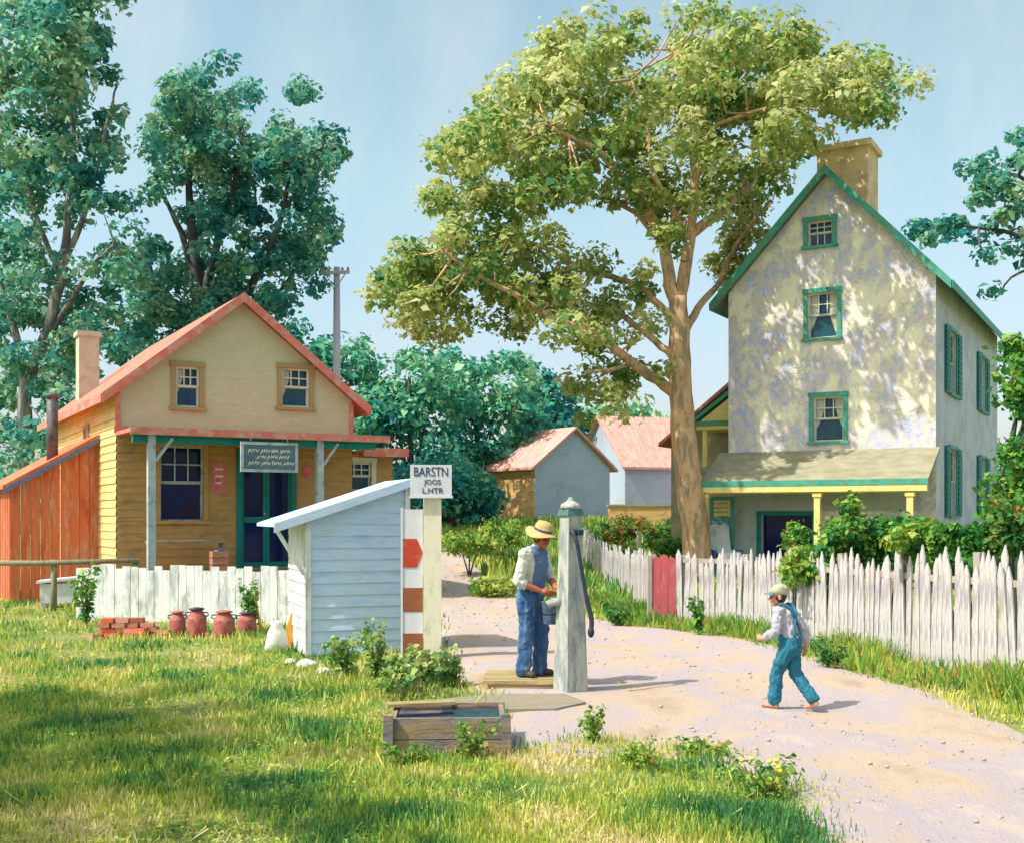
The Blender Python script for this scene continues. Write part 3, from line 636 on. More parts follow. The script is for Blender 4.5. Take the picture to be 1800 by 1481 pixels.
cu0 = HF.hit(1436, 290, .9)[0]; cu1 = HF.hit(1526, 290, .9)[0]; cz = HF.hit(1480, 262, .9)[1]
M_chim = wornpaint('chimney_plaster', ['f0dcae', 'f2d0a0', 'e8c89a'], ['e0aa80', 'd8c4ac'], scale=2, amount=.45, bump=.5)
b = MB(); b.box(cu0, cu1, .9, 2.1, HA - 1.2, cz); b.box(cu0 - .1, cu1 + .1, .8, 2.2, cz, cz + .16); b.box(cu0 + .1, cu1 - .1, 1.0, 2.0, cz + .16, cz + .22); b.build('chimney', M_chim, hroof)
# porch across the gable
pz1 = HF.hit(1380, 797, 0)[1]; pzf = HF.hit(1340, 853, -1.7)[1]; pu0 = HF.hit(1228, 850, -1.7)[0]
b = MB(); pU = HW + .1
b.ext([(pu0, -.01, pz1), (pu0, -1.75, pzf), (pu0, -1.75, pzf + .07), (pu0, -.01, pz1 + .07)], (pU - pu0, 0, 0)); b.build('porch_roof', M_khroof, house)
b = MB(); b.box(pu0 - .03, pU + .03, -1.80, -1.755, pzf - .02, pzf + .13); b.build('porch_gutter', M_green, house)
b = MB(); b.box(pu0, pU, -1.79, -1.757, pzf - .17, pzf - .024); b.box(pu0, pU, -1.72, -1.6, pzf - .2, pzf - .03); b.build('porch_beam', M_yel, house)
for px in (1240, 1437, 1600):
    u = HF.hit(px, 920, -1.66)[0]; b = MB(); b.box(u - .075, u + .075, -1.73, -1.59, .3, pzf - .2); b.box(u - .11, u + .11, -1.755, -1.565, pzf - .3, pzf - .2); b.build('porch_post', M_yel, house)
b = MB(); b.box(pu0, pU, -1.8, -.01, .0, .3); b.build('porch_floor', M_plank, house)
b = MB(); tbox(b, Tf, PD0 - .12, PD0, .004, .05, .3, pdoor[3]); tbox(b, Tf, PD1, PD1 + .12, .004, .05, .3, pdoor[3]); tbox(b, Tf, PD0 - .12, PD1 + .12, .004, .055, pdoor[3], pdoor[3] + .12); hd = b.build('door', M_teal, house)
b = MB(); dmid = PD0 + (PD1 - PD0) * .45; tbox(b, Tf, PD0, PD1, -.26, -.21, .3, pdoor[3]); b.build('door_leaf', M_glassdark, hd)
b = MB(); tbox(b, Tf, dmid, dmid + .26, -.2, -.16, .3, 1.75); b.build('door_panel', M_orangewood, hd)
pa = HF.hit(1293, 940)[0]; b = MB(); tbox(b, Tf, pa, PD0 - .125, .01, .05, .3, pz1 - .1); tbox(b, Tf, PD0 - .124, HW - .4, .01, .056, pdoor[3] + .125, pz1 - .1); b.build('porch_wall_panel', M_palewall, house)
# low wing beside it
wing = thing('house_wing', 'low khaki roofed wing with a small yellow hood between tree trunk and tall house', 'house wing', HF.o, -30)
b = MB(); zt_, zb_ = 6.2, 4.2
b.ext([(-2.6, 2.2, 0), (-.02, 2.2, 0), (-.02, 2.2, zt_), (-2.6, 2.2, zb_)], (0, 6, 0)); b.build('wall', M_khroof, wing)
b = MB(); b.ext([(-2.9, 1.9, zb_ - .2), (-.02, 1.9, zt_ + .03), (-.02, 1.9, zt_ + .14), (-2.9, 1.9, zb_ - .09)], (0, 6.6, 0)); b.build('roof', M_redroof, wing)
b = MB(); b.ext([(-1.35, .9, 4.62), (-.05, .9, 5.55), (-.05, .9, 5.67), (-1.35, .9, 4.74)], (0, 1.28, 0)); b.box(-1.38, -.04, .86, .94, 4.5, 4.62); b.build('hood', M_green, wing)
b = MB(); b.ext([(-1.2, .95, 4.63), (-.05, .95, 4.63), (-.05, .95, 5.46)], (0, .04, 0)); b.box(-1.3, -.04, .9, 2.18, 4.38, 4.49); b.build('hood_face', M_yel, wing)
b = MB(); b.box(-1.12, -.98, .95, 1.09, 3.3, 4.38); b.build('post', M_yel, wing)
# chair under a cloth on the porch, and the swing board behind it
M_cloth = mat('pale_cloth', ['c4d0dc', 'e0e2de', 'a4b4d0'], scale=3, bump=.3); M_bluecl = mat('blue_cloth', ['3a5a8a', '4f6f9c'], scale=3, bump=.3)
ac = HF.hit(1272, 960, -1.1)
arm = thing('armchair', 'porch armchair hung with pale blue and white cloths behind the yellow post', 'armchair', HF.w(ac[0], -1.1, .3), 12)
b = MB(); b.box(-.36, .36, -.35, .35, .12, .45); b.box(-.42, -.34, -.35, .38, .0, .68); b.box(.34, .42, -.35, .38, .0, .68); b.build('seat', M_bluecl, arm)
b = MB(); b.bar((0, .33, .4), (0, .52, 1.38), .74, .14, up=(0, 1, 0)); b.build('backrest', M_bluecl, arm)
b = MB(); n_ = 9
pr = [(-.44, .40), (-.40, .60), (-.2, .60), (.1, .62), (.28, .70), (.36, 1.0), (.43, 1.36), (.56, 1.44), (.62, 1.1)]
vs = [(-.33 + .66 * i / 8, y + .012 * math.sin(i * 1.7), z + .025 * math.sin(i * 2.3 + j)) for j, (y, z) in enumerate(pr) for i in range(9)]
b.add(vs, [(j * 9 + i, j * 9 + i + 1, (j + 1) * 9 + i + 1, (j + 1) * 9 + i) for j in range(8) for i in range(8)], 0, True)
b.build('throw', M_cloth, arm)
sgn = pxrect(HF, 1248, 872, 1290, 912, -.5)
sb = thing('slatted_shutter', 'green and yellow slatted panel standing in the porch behind the draped armchair', 'shutter', HF.w(sgn[0], -.5, .3), -30)
b = MB(); w_ = sgn[1] - sgn[0]; zt_ = sgn[3] - .3; zb_ = sgn[2] - .3
b.box(0, .1, 0, .04, 0, zt_); b.box(w_ - .1, w_, 0, .04, 0, zt_); b.box(.1, w_ - .1, 0, .04, zb_ - .1, zb_ + .08); b.box(.1, w_ - .1, 0, .04, zt_ - .1, zt_); b.build('frame', M_green, sb)
b = MB()
for k in range(5): b.box(.1, w_ - .1, .01, .03, zb_ + .1 + k * .12, zb_ + .18 + k * .12)
b.build('slats', M_yel, sb)
# ---------------------------------------------------------------- cottages beyond
M_pinkroof = mat('pink_tiles', ['c48478', 'd8a096', 'e2b8ae'], scale=1.6, stretch=(1, 4, 1), bump=.4, bscale=14)
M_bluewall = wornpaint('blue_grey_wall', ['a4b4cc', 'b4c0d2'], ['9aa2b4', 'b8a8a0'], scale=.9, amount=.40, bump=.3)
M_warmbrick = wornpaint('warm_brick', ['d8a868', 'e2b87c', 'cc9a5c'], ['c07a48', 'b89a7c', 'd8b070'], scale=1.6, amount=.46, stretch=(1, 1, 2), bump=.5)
def cottage(name, label, fr, W_, D_, ze, za, mfront, mside, mroof, win=None, cat='cottage'):
    t_ = thing(name, label, cat, fr.o, fr.deg)
    L0 = lambda z: 0 if z <= ze else (z - ze) / (za - ze) * W_ / 2
    b = MB(); wall(b, T_front(), -1, za, L0, lambda z: W_ - L0(z), board=.4, tilt=0, zb=[ze]); b.build('gable_wall', mfront, t_)
    b = MB(); wall(b, T_left(), -1, ze, 0, D_, board=.4, tilt=0); wall(b, T_right(W_), -1, ze, 0, D_, board=.4, tilt=0); wall(b, lambda a, n, z: Vector((a, D_ + n, z)), -1, za, L0, lambda z: W_ - L0(z), board=.4, tilt=0, zb=[ze]); b.build('side_wall', mside, t_)
    k = (za - ze) / (W_ / 2); b = MB()
    for s_ in (0, 1):
        u0 = -.35 if s_ == 0 else W_ + .35
        b.ext([(u0, -.3, ze - .35 * k + .03), (W_ / 2 + s_ * .003, -.3, za + .03), (W_ / 2 + s_ * .003, -.3, za + .17), (u0, -.3, ze - .35 * k + .17)], (0, D_ + .6, 0))
    b.build('roof', mroof, t_)
    if win: window(t_, T_left() if win[0] == 'l' else T_front(), *win[1:], M_white, M_white, M_glass, tw=.1)
    return t_
c1 = Frame((1.16, 58, 1.45), 38)
cottage('brick_cottage', 'small brick cottage with pink roof, side painted sunny tan, gable painted shade blue', c1, 5.2, 4.9, 3.0, 4.9, M_bluewall, M_warmbrick, M_pinkroof)  # sun and shade put into the wall colours: warm side, blue gable
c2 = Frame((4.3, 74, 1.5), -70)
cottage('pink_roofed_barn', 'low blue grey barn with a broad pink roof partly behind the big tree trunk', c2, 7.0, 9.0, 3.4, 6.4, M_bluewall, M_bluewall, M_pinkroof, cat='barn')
M_lav = wornpaint('lavender_wall', ['b0a4bc', 'c2b4c6'], ['a8a0b0', 'c8a8ac'], scale=.8, amount=.4); M_lavroof = mat('mauve_roof', ['8a7a98', 'a890a4'], scale=1)
c3 = Frame((10.3, 62, 1.5), -4)
cottage('distant_house', 'mauve plastered house seen between the tree trunk and the stone house', c3, 7.0, 7, 5.6, 8.0, M_lav, M_lav, M_lavroof, cat='house')
gw = thing('garden_wall', 'low orange brown garden wall before the pink roofed barn', 'wall', (6.0, 52, gz(0, 52)), 4)
b = MB(); b.box(-1.6, 4.6, -.18, .18, -.5, .95); b.build('brickwork', M_warmbrick, gw)
b = MB(); b.box(-1.66, 4.66, -.24, .24, .953, 1.05); b.build('coping', M_khroof, gw)
# ================================================================== fences
M_picket = wornpaint('whitewash_lilac_dapple', ['c4bebe', 'cec8c6', 'bcb6c4'], ['8e8a9a', 'a49c9c', 'a0a4c4'], scale=3.2, amount=.48, stretch=(2, 2, .7), bump=.4)  # worn whitewash; its lilac patches double as painted blue dapples of shade
M_picketwood = mat('bare_rail', ['9a9088', 'b4aaa0'], scale=4, bump=.3)
def picket_mesh(h, w, tip, chip=0):
    b = MB(); b.ext([(-w / 2, 0, 0), (w / 2, 0, 0), (w / 2, 0, h - tip - chip), (0.01 * chip, 0, h), (-w / 2, 0, h - tip)], (0, .022, 0)); o = b.build('picket', M_picket); me = o.data; bpy.data.objects.remove(o); return me
def picket_fence(name, label, pts, sp, h0, h1, wd, post_every=16, group='picket fences'):
    org = Vector((pts[0][0], pts[0][1], gz(*pts[0]))); f = thing(name, label, 'fence', org, 0, group)
    ms = [picket_mesh(1.0, wd * random.uniform(.85, 1.12), wd * random.uniform(.8, 1.3) , random.choice([0, 0, .02])) for _ in range(7)]
    P = [Vector((p[0], p[1], 0)) for p in pts]; L = [0]
    for a, b_ in zip(P, P[1:]): L.append(L[-1] + (b_ - a).length)
    n = int(L[-1] / sp); j = 0
    for i in range(n):
        s = (i + .5) * sp
        while j < len(P) - 2 and L[j + 1] < s: j += 1
        f_ = (s - L[j]) / (L[j + 1] - L[j]); q = P[j].lerp(P[j + 1], f_); d = (P[j + 1] - P[j]).normalized(); ang = math.atan2(d.y, d.x); z = gz(q.x, q.y)
        nrm = Vector((d.y, -d.x, 0)); hh = (h0 + (h1 - h0) * s / L[-1]) * random.uniform(.86, 1.06)
        if random.random() < .03: continue
        o = bpy.data.objects.new('picket', random.choice(ms)); COL.objects.link(o); o.parent = f
        o.location = q - org + nrm * (.035 + random.uniform(0, .008)) + Vector((0, 0, z)); o.rotation_euler = (random.gauss(0, .012), random.gauss(0, .036), ang + random.gauss(0, .036)); o.scale = (1, 1, hh)
    rails = []
    for k in (.22, .78):
        b = MB()
        for a, b_ in zip(P, P[1:]):
            ha = k * (h0 + h1) / 2; za, zb_ = gz(a.x, a.y) + ha, gz(b_.x, b_.y) + ha
            b.bar(Vector((a.x, a.y, za)) - org, Vector((b_.x, b_.y, zb_)) - org, .035, .08)
        b.build('rail', M_picketwood, f)
    s = .1
    while s < L[-1]:
        j = max(i for i in range(len(L) - 1) if L[i] <= s); d = (P[j + 1] - P[j]).normalized(); q = P[j] + d * (s - L[j]); z = gz(q.x, q.y); nrm = Vector((-d.y, d.x, 0)) * .09
        b = MB(); b.box(-.05, .05, -.05, .05, -.2, (h0 + (h1 - h0) * s / L[-1]) * .97); o = b.build('post', M_picketwood, f); o.location = q + nrm - org + Vector((0, 0, z)); o.rotation_euler = (0, 0, math.atan2(d.y, d.x)); s += post_every * sp
    return f
def g2(px, py): p = gnd(px, py); return (p.x, p.y)
picket_fence('picket_fence', 'whitewashed picket fence curving beside the dirt road behind the boy', [g2(1192, 1096), g2(1270, 1100), g2(1400, 1126), g2(1500, 1144), g2(1650, 1173), g2(1800, 1198), g2(1960, 1226), g2(2150, 1262)], .098, 1.24, 1.62, .094, 14)
picket_fence('picket_fence', 'far stretch of white picket fence climbing the bank behind the wooden pump', [(2.35, 37), (2.4, 33), (2.45, 29), (2.6, 25), (2.62, 21.5), (2.70, 20.1)], .18, 1.1, 1.2, .125, 12)
M_redgate = wornpaint('faded_red_paint', ['c4505a', 'd0646c', 'b8545e'], ['d89a98', 'b88a8a', 'cc8488'], scale=3, amount=.42, stretch=(2, 2, .6), bump=.3)
g0 = gnd(1167, 1096); gt = thing('gate', 'narrow faded red board gate where the two picket fences meet', 'gate', (g0.x, g0.y - .04, 0), 4)
for k in range(3): b = MB(); x = -.21 + k * .142; h_ = 1.14 + (.04, .08, .03)[k]; b.ext([(x, 0, .06), (x + .136, 0, .06), (x + .136, 0, h_ - .03), (x + .068, 0, h_), (x, 0, h_ - .03)], (0, .024, 0)); b.build('board', M_redgate, gt)
b = MB(); b.box(-.2, .2, .026, .06, .25, .34); b.box(-.2, .2, .026, .06, .85, .94); b.build('rail', M_redgate, gt)
b = MB(); b.box(-.29, -.225, -.02, .06, -.1, 1.2); b.build('post', M_picketwood, gt)
# white board fence before the store
M_wboard = wornpaint('white_boards', ['d4d8dc', 'e2e4e2', 'c8d2dc'], ['a4acb8', 'c0b8ac'], scale=2.4, amount=.45, stretch=(2, 2, .6), bump=.35)
w0, w1 = Vector((-7.95, 20.75, 0)), Vector((-3.3, 19.6, 0)); dv = (w1 - w0); n_ = 30
wf = thing('board_fence', 'low whitewashed board fence standing before the store porch', 'fence', w0, math.degrees(math.atan2(dv.y, dv.x))); Lw = dv.length
for i in range(n_): b = MB(); x = i * Lw / n_; h_ = .98 + random.uniform(-.07, .04); b.box(x, x + Lw / n_ - .008, 0 - random.uniform(0, .012), .022, .0, h_); b.build('board', M_wboard, wf)
for z in (.2, .78): b = MB(); b.box(0, Lw, .024, .065, z, z + .09); b.build('rail', M_wboard, wf)
# hitching rail at far left
M_greywood = mat('grey_wood', ['6a6450', '8a826a', 'a49a80'], scale=3, stretch=(5, 1, 1), bump=.4)
ra, rb = at(-60, 988, 22.6), at(245, 984, 22.6)
hr = thing('hitching_rail', 'long grey hitching rail running before the orange lean-to', 'rail', (ra.x, 22.6, 0), 0); Lr = rb.x - ra.x
b = MB(); b.tube([(0, 0, ra.z), (Lr * .4, 0, ra.z - .01), (Lr, 0, rb.z)], [.06, .055, .05], 8); b.build('rail', M_greywood, hr)
for x in (.4, Lr * .5, Lr - .1): b = MB(); b.tube([(x, .06, -.1), (x, .06, ra.z + .06)], .06, 8); b.build('post', M_greywood, hr)
# ================================================================== yard clutter
wb = gnd(104, 1066); wx = thing('beehive', 'white painted box hive with a tilted lid near the orange lean-to', 'hive', wb, 14)
b = MB(); b.box(-.34, .34, -.25, .25, .1, .5); b.box(-.3, -.22, -.22, -.14, 0, .1); b.box(.22, .3, -.22, -.14, 0, .1); b.box(-.3, -.22, .14, .22, 0, .1); b.box(.22, .3, .14, .22, 0, .1); b.build('body', M_wboard, wx)
b = MB(); b.ext([(-.4, -.3, .505), (.4, -.3, .585), (.4, -.3, .635), (-.4, -.3, .555)], (0, .6, 0)); b.build('lid', M_wboard, wx)
M_pail = wornpaint('red_enamel', ['c04a48', 'd0625c'], ['a05a58', 'e09a94'], scale=6, amount=.4, rough=.4)
pl = thing('pail', 'upturned salmon red pail by the hitching rail post', 'pail', gnd(20, 1048), 0)
b = MB(); b.lathe([(.21, 0), (.2, .02), (.15, .46), (.14, .47), (0, .475)], 16); b.build('body', M_pail, pl)
b = MB(); b.lathe([(.205, .01), (.225, .02), (.225, .05), (.2, .06)], 16); b.build('rim', M_pipe, pl)
# heap of old bricks
M_brickred = [mat('red_brick', ['b4583c', 'c86a4c'], scale=8), mat('brown_brick', ['a06a54', 'b87c64'], scale=8), mat('pink_brick', ['c08a7c', 'cc9c8c'], scale=8)]
bp = gnd(222, 1118); hp = thing('brick_stack', 'loose stack of reddish bricks by the board fence corner', 'bricks', bp, 6); b = MB()
for r_ in range(4):
    for c_ in range(4 - (r_ > 2)):
        for q_ in range(2):
            b.obox((-.33 + c_ * .215 + random.uniform(-.012, .012) + (r_ % 2) * .05, q_ * .13 + random.uniform(-.01, .01), .035 + r_ * .073), (.2, .105, .068), Matrix.Rotation(random.gauss(0, .13), 3, 'Z') @ Matrix.Rotation(random.gauss(0, .03), 3, 'X'), random.choice((0, 0, 1, 1, 2)))
for k in range(13): b.obox((random.uniform(-.6, .65), -.14 - random.random() * .25, .035 + .06 * (k % 2)), (.2, .1, .068), Matrix.Rotation(random.uniform(0, 3), 3, 'Z') @ Matrix.Rotation(random.gauss(0, .45), 3, 'X'), random.choice((0, 1, 2)))
b.build('bricks', M_brickred, hp)
# red milk cans
M_can = wornpaint('red_can_paint', ['a8504e', 'bc6460', '984a50'], ['7c5854', 'c08a80', '8a4c38'], scale=9, amount=.47, rough=.65); M_canlid = mat('dark_lid', ['2c3044', '4a4050'], scale=6, rough=.5)
cans = [(312, 1116, .40, 'smallest and dullest of the red milk cans, nearest the brick stack'), (346, 1118, .47, 'tallest red milk can, with a wide dark lid'), (394, 1119, .43, 'fat red milk can standing third along the white board fence'), (434, 1113, .36, 'plum red milk can beside the yellow stake')]
for i, (px, py, h_, lab) in enumerate(cans):
    c = thing('milk_can', lab, 'milk can', gnd(px, py), 0, 'red milk cans by the board fence'); r_ = (.125, .15, .165, .15)[i]
    b = MB(); b.lathe([(r_ * .95, 0), (r_, .015), (r_, h_ * .6), (r_ * .94, h_ * .68), (r_ * .62, h_ * .82), (r_ * .6, h_ * .88)], 18); b.build('body', M_can, c)
    b = MB(); b.lathe([(r_ * .6, h_ * .882), (r_ * .78, h_ * .9), (r_ * .8, h_ * .94), (r_ * .3, h_ * .98), (.0, h_ * .985)], 18); b.build('lid', M_canlid if i in (1, 3) else M_can, c)
    for s_ in (-1, 1): b = MB(); b.tube([(s_ * r_ * .9, 0, h_ * .66), (s_ * r_ * 1.22, 0, h_ * .72), (s_ * r_ * 1.15, 0, h_ * .8), (s_ * r_ * .66, 0, h_ * .82)], .011, 6); b.build('handle', M_canlid, c)
M_ystake = mat('yellow_stake', ['c8922c', 'dcaa44'], scale=5); M_oplank = mat('ochre_plank', ['b07a2c', 'c89440', '98682a'], scale=3, stretch=(4, 4, 1))
q = gnd(460, 1112); st = thing('stake', 'thin yellow stake leaning against the leafy weed', 'stake', q, 0); b = MB(); b.bar((0, 0, -.05), (-.17, .25, .62), .035, .03); b.build('shaft', M_ystake, st)
q = gnd(500, 1140); st = thing('plank', 'ochre plank leaning on the white side of the pale shed', 'plank', q, 0); b = MB(); b.bar((0, .0, 0), (.20, .16, .64), .155, .03, up=(0, 1, 0)); b.build('board', M_oplank, st)
# white sack
M_sack = mat('white_sacking', ['d8d4c8', 'e4e0d6', 'c4c0b8'], scale=5, bump=.5)
q = gnd(483, 1146); sk_ = thing('sack', 'slumped white sack beside the leaning ochre plank', 'sack', q, 10)
b = MB(); b.lathe([(.10, 0), (.15, .05), (.15, .16), (.115, .30), (.07, .37), (.085, .42), (.05, .44), (0, .43)], 18, fn=lambda p, a: Vector((p.x * (1 + .13 * math.sin(3 * a + p.z * 9)) + p.z * .08, p.y * (1 + .1 * math.sin(2 * a)), p.z)))
b.build('body', M_sack, sk_)
M_stone = mat('pale_stone', ['b4b4b0', 'd0ccc0', '94a0b4'], scale=5, bump=.6)
for px, py, r_, lab in ((540, 1176, .13, 'larger pale stone at the foot of the blue white shed corner'), (568, 1186, .09, 'small pale stone lying in grass before the shed'), (510, 1168, .075, 'smallest pale stone, beside the foot of the leaning plank')):
    q = gnd(px, py); o_ = MB(); o_.ell((0, 0, r_ * .45), (r_, r_ * .8, r_ * .62), nu=12, nv=8); o_.v = [tuple(Vector(v) * (1 + .22 * noise.noise(Vector(v) * 9 + Vector((px, 0, 0))))) for v in o_.v]
    o = o_.build('stone', M_stone, None, q); props(o, lab, 'stone', 'pale stones by the shed')
# ================================================================== pale blue shed
M_shed = wornpaint('pale_blue_shade_boards', ['bcd4f4', 'cadef6', 'b0ccf2'], ['9cbcec', 'd0d8e2', 'a6c4ee'], scale=2.2, amount=.40, stretch=(1, 1, 4), bump=.3)  # pale blue paint deepened with the front's shade; side walls stay sunlit white
ZF = Frame((-2.76, 15.3, 0), 21); ZW, ZD = 1.41, 1.35
shed = thing('privy_shed', 'small pale blue board shed with a slanting lean-to roof beside the signpost', 'shed', ZF.o, 21)
zl_, zr_ = 1.87, 2.33; k_ = (zr_ - zl_) / ZW; bw = .16
b = MB(); z = 0.02
while z < zr_:
    z1 = min(z + bw, zr_); lf = lambda zz: 0 if zz <= zl_ else (zz - zl_) / k_
    o_ = random.uniform(0, .006); b.add([(lf(z), -.016 - o_, z), (ZW, -.016 - o_, z), (ZW, -.001, z1), (lf(z1), -.001, z1)], [(0, 1, 2, 3)]); b.add([(lf(z), -.016 - o_, z), (ZW, -.016 - o_, z), (ZW, .01, z), (lf(z), .01, z)], [(0, 1, 2, 3)]); z = z1
b.build('front_wall', M_shed, shed)
b = MB(); wall(b, T_left(), .02, zl_, 0, ZD, board=.16, tilt=.014); wall(b, T_right(ZW), .02, zr_, 0, ZD, board=.16, tilt=.014); wall(b, lambda a, n, z: Vector((a, ZD + n, z)), .02, zl_, 0, ZW, board=.16, tilt=.014); b.build('side_wall', M_wboard, shed)
b = MB(); b.ext([(-.44, -.14, zl_ - .44 * k_ + .02), (ZW + .06, -.14, zr_ + .06 * k_ + .02), (ZW + .06, -.14, zr_ + .06 * k_ + .065), (-.44, -.14, zl_ - .44 * k_ + .065)], (0, ZD + .3, 0)); b.ext([(-.46, -.165, zl_ - .46 * k_ - .05), (ZW + .07, -.165, zr_ + .07 * k_ - .04), (ZW + .07, -.165, zr_ + .07 * k_ + .075), (-.46, -.165, zl_ - .46 * k_ + .075)], (0, .023, 0)); b.build('roof', M_shed, shed)
b = MB(); b.box(-.025, .05, -.04, -.018, .02, zl_ - .03); b.build('corner_board', M_wboard, shed); b = MB(); b.box(ZW - .05, ZW + .02, -.04, -.018, .02, zr_ - .06); b.build('corner_board', M_wboard, shed)
b = MB(); b.bar((-.02, .1, 1.1), (-.4, .1, zl_ - .42 * k_), .05, .05); b.build('brace', M_wboard, shed)
# ================================================================== signpost
M_cream = wornpaint('cream_post', ['ded6bc', 'ece4cc', 'd2ccba'], ['b4ac98', 'c8c4c4'], scale=4, amount=.38, stretch=(2, 2, .7), bump=.3)
M_signw = mat('white_signboard', ['c8ccd8', 'dcdce4'], scale=5, bump=.1); M_ink = mat('dark_blue_lettering', ['1c2c48', '2a3a5c'], scale=9, bump=0)
M_redb = wornpaint('red_bands', ['b8402c', 'c44c38'], ['9a5a44', 'd0705c'], scale=5, amount=.4); M_brownb = wornpaint('brown_bands', ['8e5238', '9c5e44'], ['7a5a48', 'b08068'], scale=5, amount=.4)
sp = Vector(((760 - 900) * 15 / F, 15.0, 0)); spost = thing('signpost', 'square cream post with red banded board and lettered white sign', 'signpost', sp, 6)
b = MB(); b.box(-.115, .115, -.1, .1, -.1, EYE + 30 * 15 / F); b.build('post', M_cream, spost)
b = MB(); bx0, bx1 = -.385, -.125; b.box(bx0, bx1, .0, .03, .0, 1.98); b.box(bx0 - .03, bx0 - .003, -.012, .04, .0, 2.0); bb = b.build('banded_board', M_signw, spost)
for (p0, p1, m_) in ((946, 996, M_redb), (1032, 1074, M_brownb), (1112, 1152, M_brownb)):
    z1, z0 = EYE - (p0 - HZ) * 15 / F, EYE - (p1 - HZ) * 15 / F; b = MB()
    if m_ is M_redb: b.ext([(bx0 + .002, -.008, z0), (bx1 - .08, -.008, z0), (bx1 + .12 - .12, -.008, (z0 + z1) / 2), (bx1 - .08, -.008, z1), (bx0 + .002, -.008, z1)], (0, .006, 0))
    else: b.box(bx0 + .002, bx1 - .002, -.006, -.002, z0, z1)
    b.build('painted_band', m_, bb)
s0, s1 = (721 - 760) * 15 / F, (793 - 760) * 15 / F; sz0, sz1 = EYE + (905 - 871) * 15 / F, EYE + (905 - 817) * 15 / F
b = MB(); b.box(s0, s1, -.15, -.115, sz0, sz1); b.box(s0 - .015, s1 + .015, -.16, -.1, sz0 - .03, sz0); board = b.build('signboard', M_signw, spost)
b = MB(); b.box(-.05, .05, -.113, -.02, sz0 + .0, EYE + .3); b.box(-.04, .04, -.02, .06, EYE + .22, sz1 - .05); b.build('bracket', M_cream, spost)
for body, zf, size, wf_ in (('BARSTN', .76, .17, .44), ('JOOS', .44, .09, .22), ('L.HTR', .16, .10, .27)):
    text_obj('lettering', body, size, M_ink, board, Matrix.Translation(((s0 + s1) / 2 + (.02 if zf < .7 else 0), -.153, sz0 + (sz1 - sz0) * zf)) @ Matrix.Rotation(R(90), 4, 'X'), .003, wf_)
# ================================================================== pump, platform, trough
M_pumpw = wornpaint('pump_whitewash', ['a8aaa4', 'babab2', '9ca09c'], ['848478', '8c98a0', '7c8478'], scale=4, amount=.48, stretch=(2, 2, .6), bump=.35)
M_capteal = wornpaint('dull_teal', ['3c7474', '4a8480'], ['6a807c', '54605c'], scale=6, amount=.46)
M_iron = mat('dark_iron', ['2a3448', '3a4456', '4a4440'], scale=8, rough=.55, metal=.4)
M_plat = mat('platform_planks', ['8a7a50', 'a89468', 'c4b088'], scale=2.5, stretch=(1, 6, 1), bump=.5, bscale=16)
pf = thing('pump_platform', 'low weathered plank platform that the man stands on beside the pump', 'platform', (-.32, 12.28, 0), -2)
for k in range(7): b = MB(); b.box(0, .98 + random.uniform(-.03, .03), .02 + k * .128, .02 + k * .128 + .12, .075, .115 + random.uniform(-.003, .003)); b.build('plank', M_plat, pf)
b = MB(); b.box(.05, .13, .04, .9, 0, .073); b.box(.85, .93, .04, .9, 0, .073); b.box(.13, .85, .03, .07, 0.0, .072); b.build('bearer', M_plank, pf)
pm = thing('water_pump', 'tall square whitewashed wooden pump with domed cap and long iron handle', 'water pump', ((1003 - 900) * 12.2 / F, 12.2, 0), 32); ph = 1.90
b = MB(); r0, r1 = .135, .082; b.hexa([(-r0, -r0, 0), (r0, -r0, 0), (r0, r0, 0), (-r0, r0, 0), (-r1, -r1, ph), (r1, -r1, ph), (r1, r1, ph), (-r1, r1, ph)]); b.build('post', M_pumpw, pm)
b = MB(); b.hexa([(-.105, -.105, ph), (.105, -.105, ph), (.105, .105, ph), (-.105, .105, ph), (-.09, -.09, ph + .07), (.09, -.09, ph + .07), (.09, .09, ph + .07), (-.09, .09, ph + .07)]); b.build('cap', M_capteal, pm)
b = MB(); b.lathe([(.1, ph + .071), (.115, ph + .085), (.10, ph + .12), (.05, ph + .15), (.03, ph + .165), (.035, ph + .18), (.0, ph + .2)], 14); b.build('finial', M_pumpw, pm)
ux = Matrix.Rotation(R(-32), 3, 'Z')
h_ = lambda x, z, y=0: ux @ Vector((x, y, z))
b = MB(); b.tube(sub([h_(.02, 1.72, -.17), h_(.06, 1.60, -.2), h_(.11, 1.30, -.2), h_(.165, 1.0, -.2), h_(.21, .80, -.2), h_(.205, .68, -.2)], 4), [.021] * 12 + [.026] * 9, 8); b.ell(h_(.205, .67, -.2), (.036, .036, .06)); b.build('handle', M_iron, pm)
b = MB(); b.box(-.03, .03, -.2, -.08, 1.69, 1.75); b.tube([h_(.02, 1.72, -.17), h_(.02, 1.72, -.10)], .03, 8); b.build('pivot', M_iron, pm)
b = MB(); b.tube([h_(-.06, .98), h_(-.19, .97), h_(-.25, .94)], [.05, .045, .045], 10); b.build('spout', M_pumpw, pm)
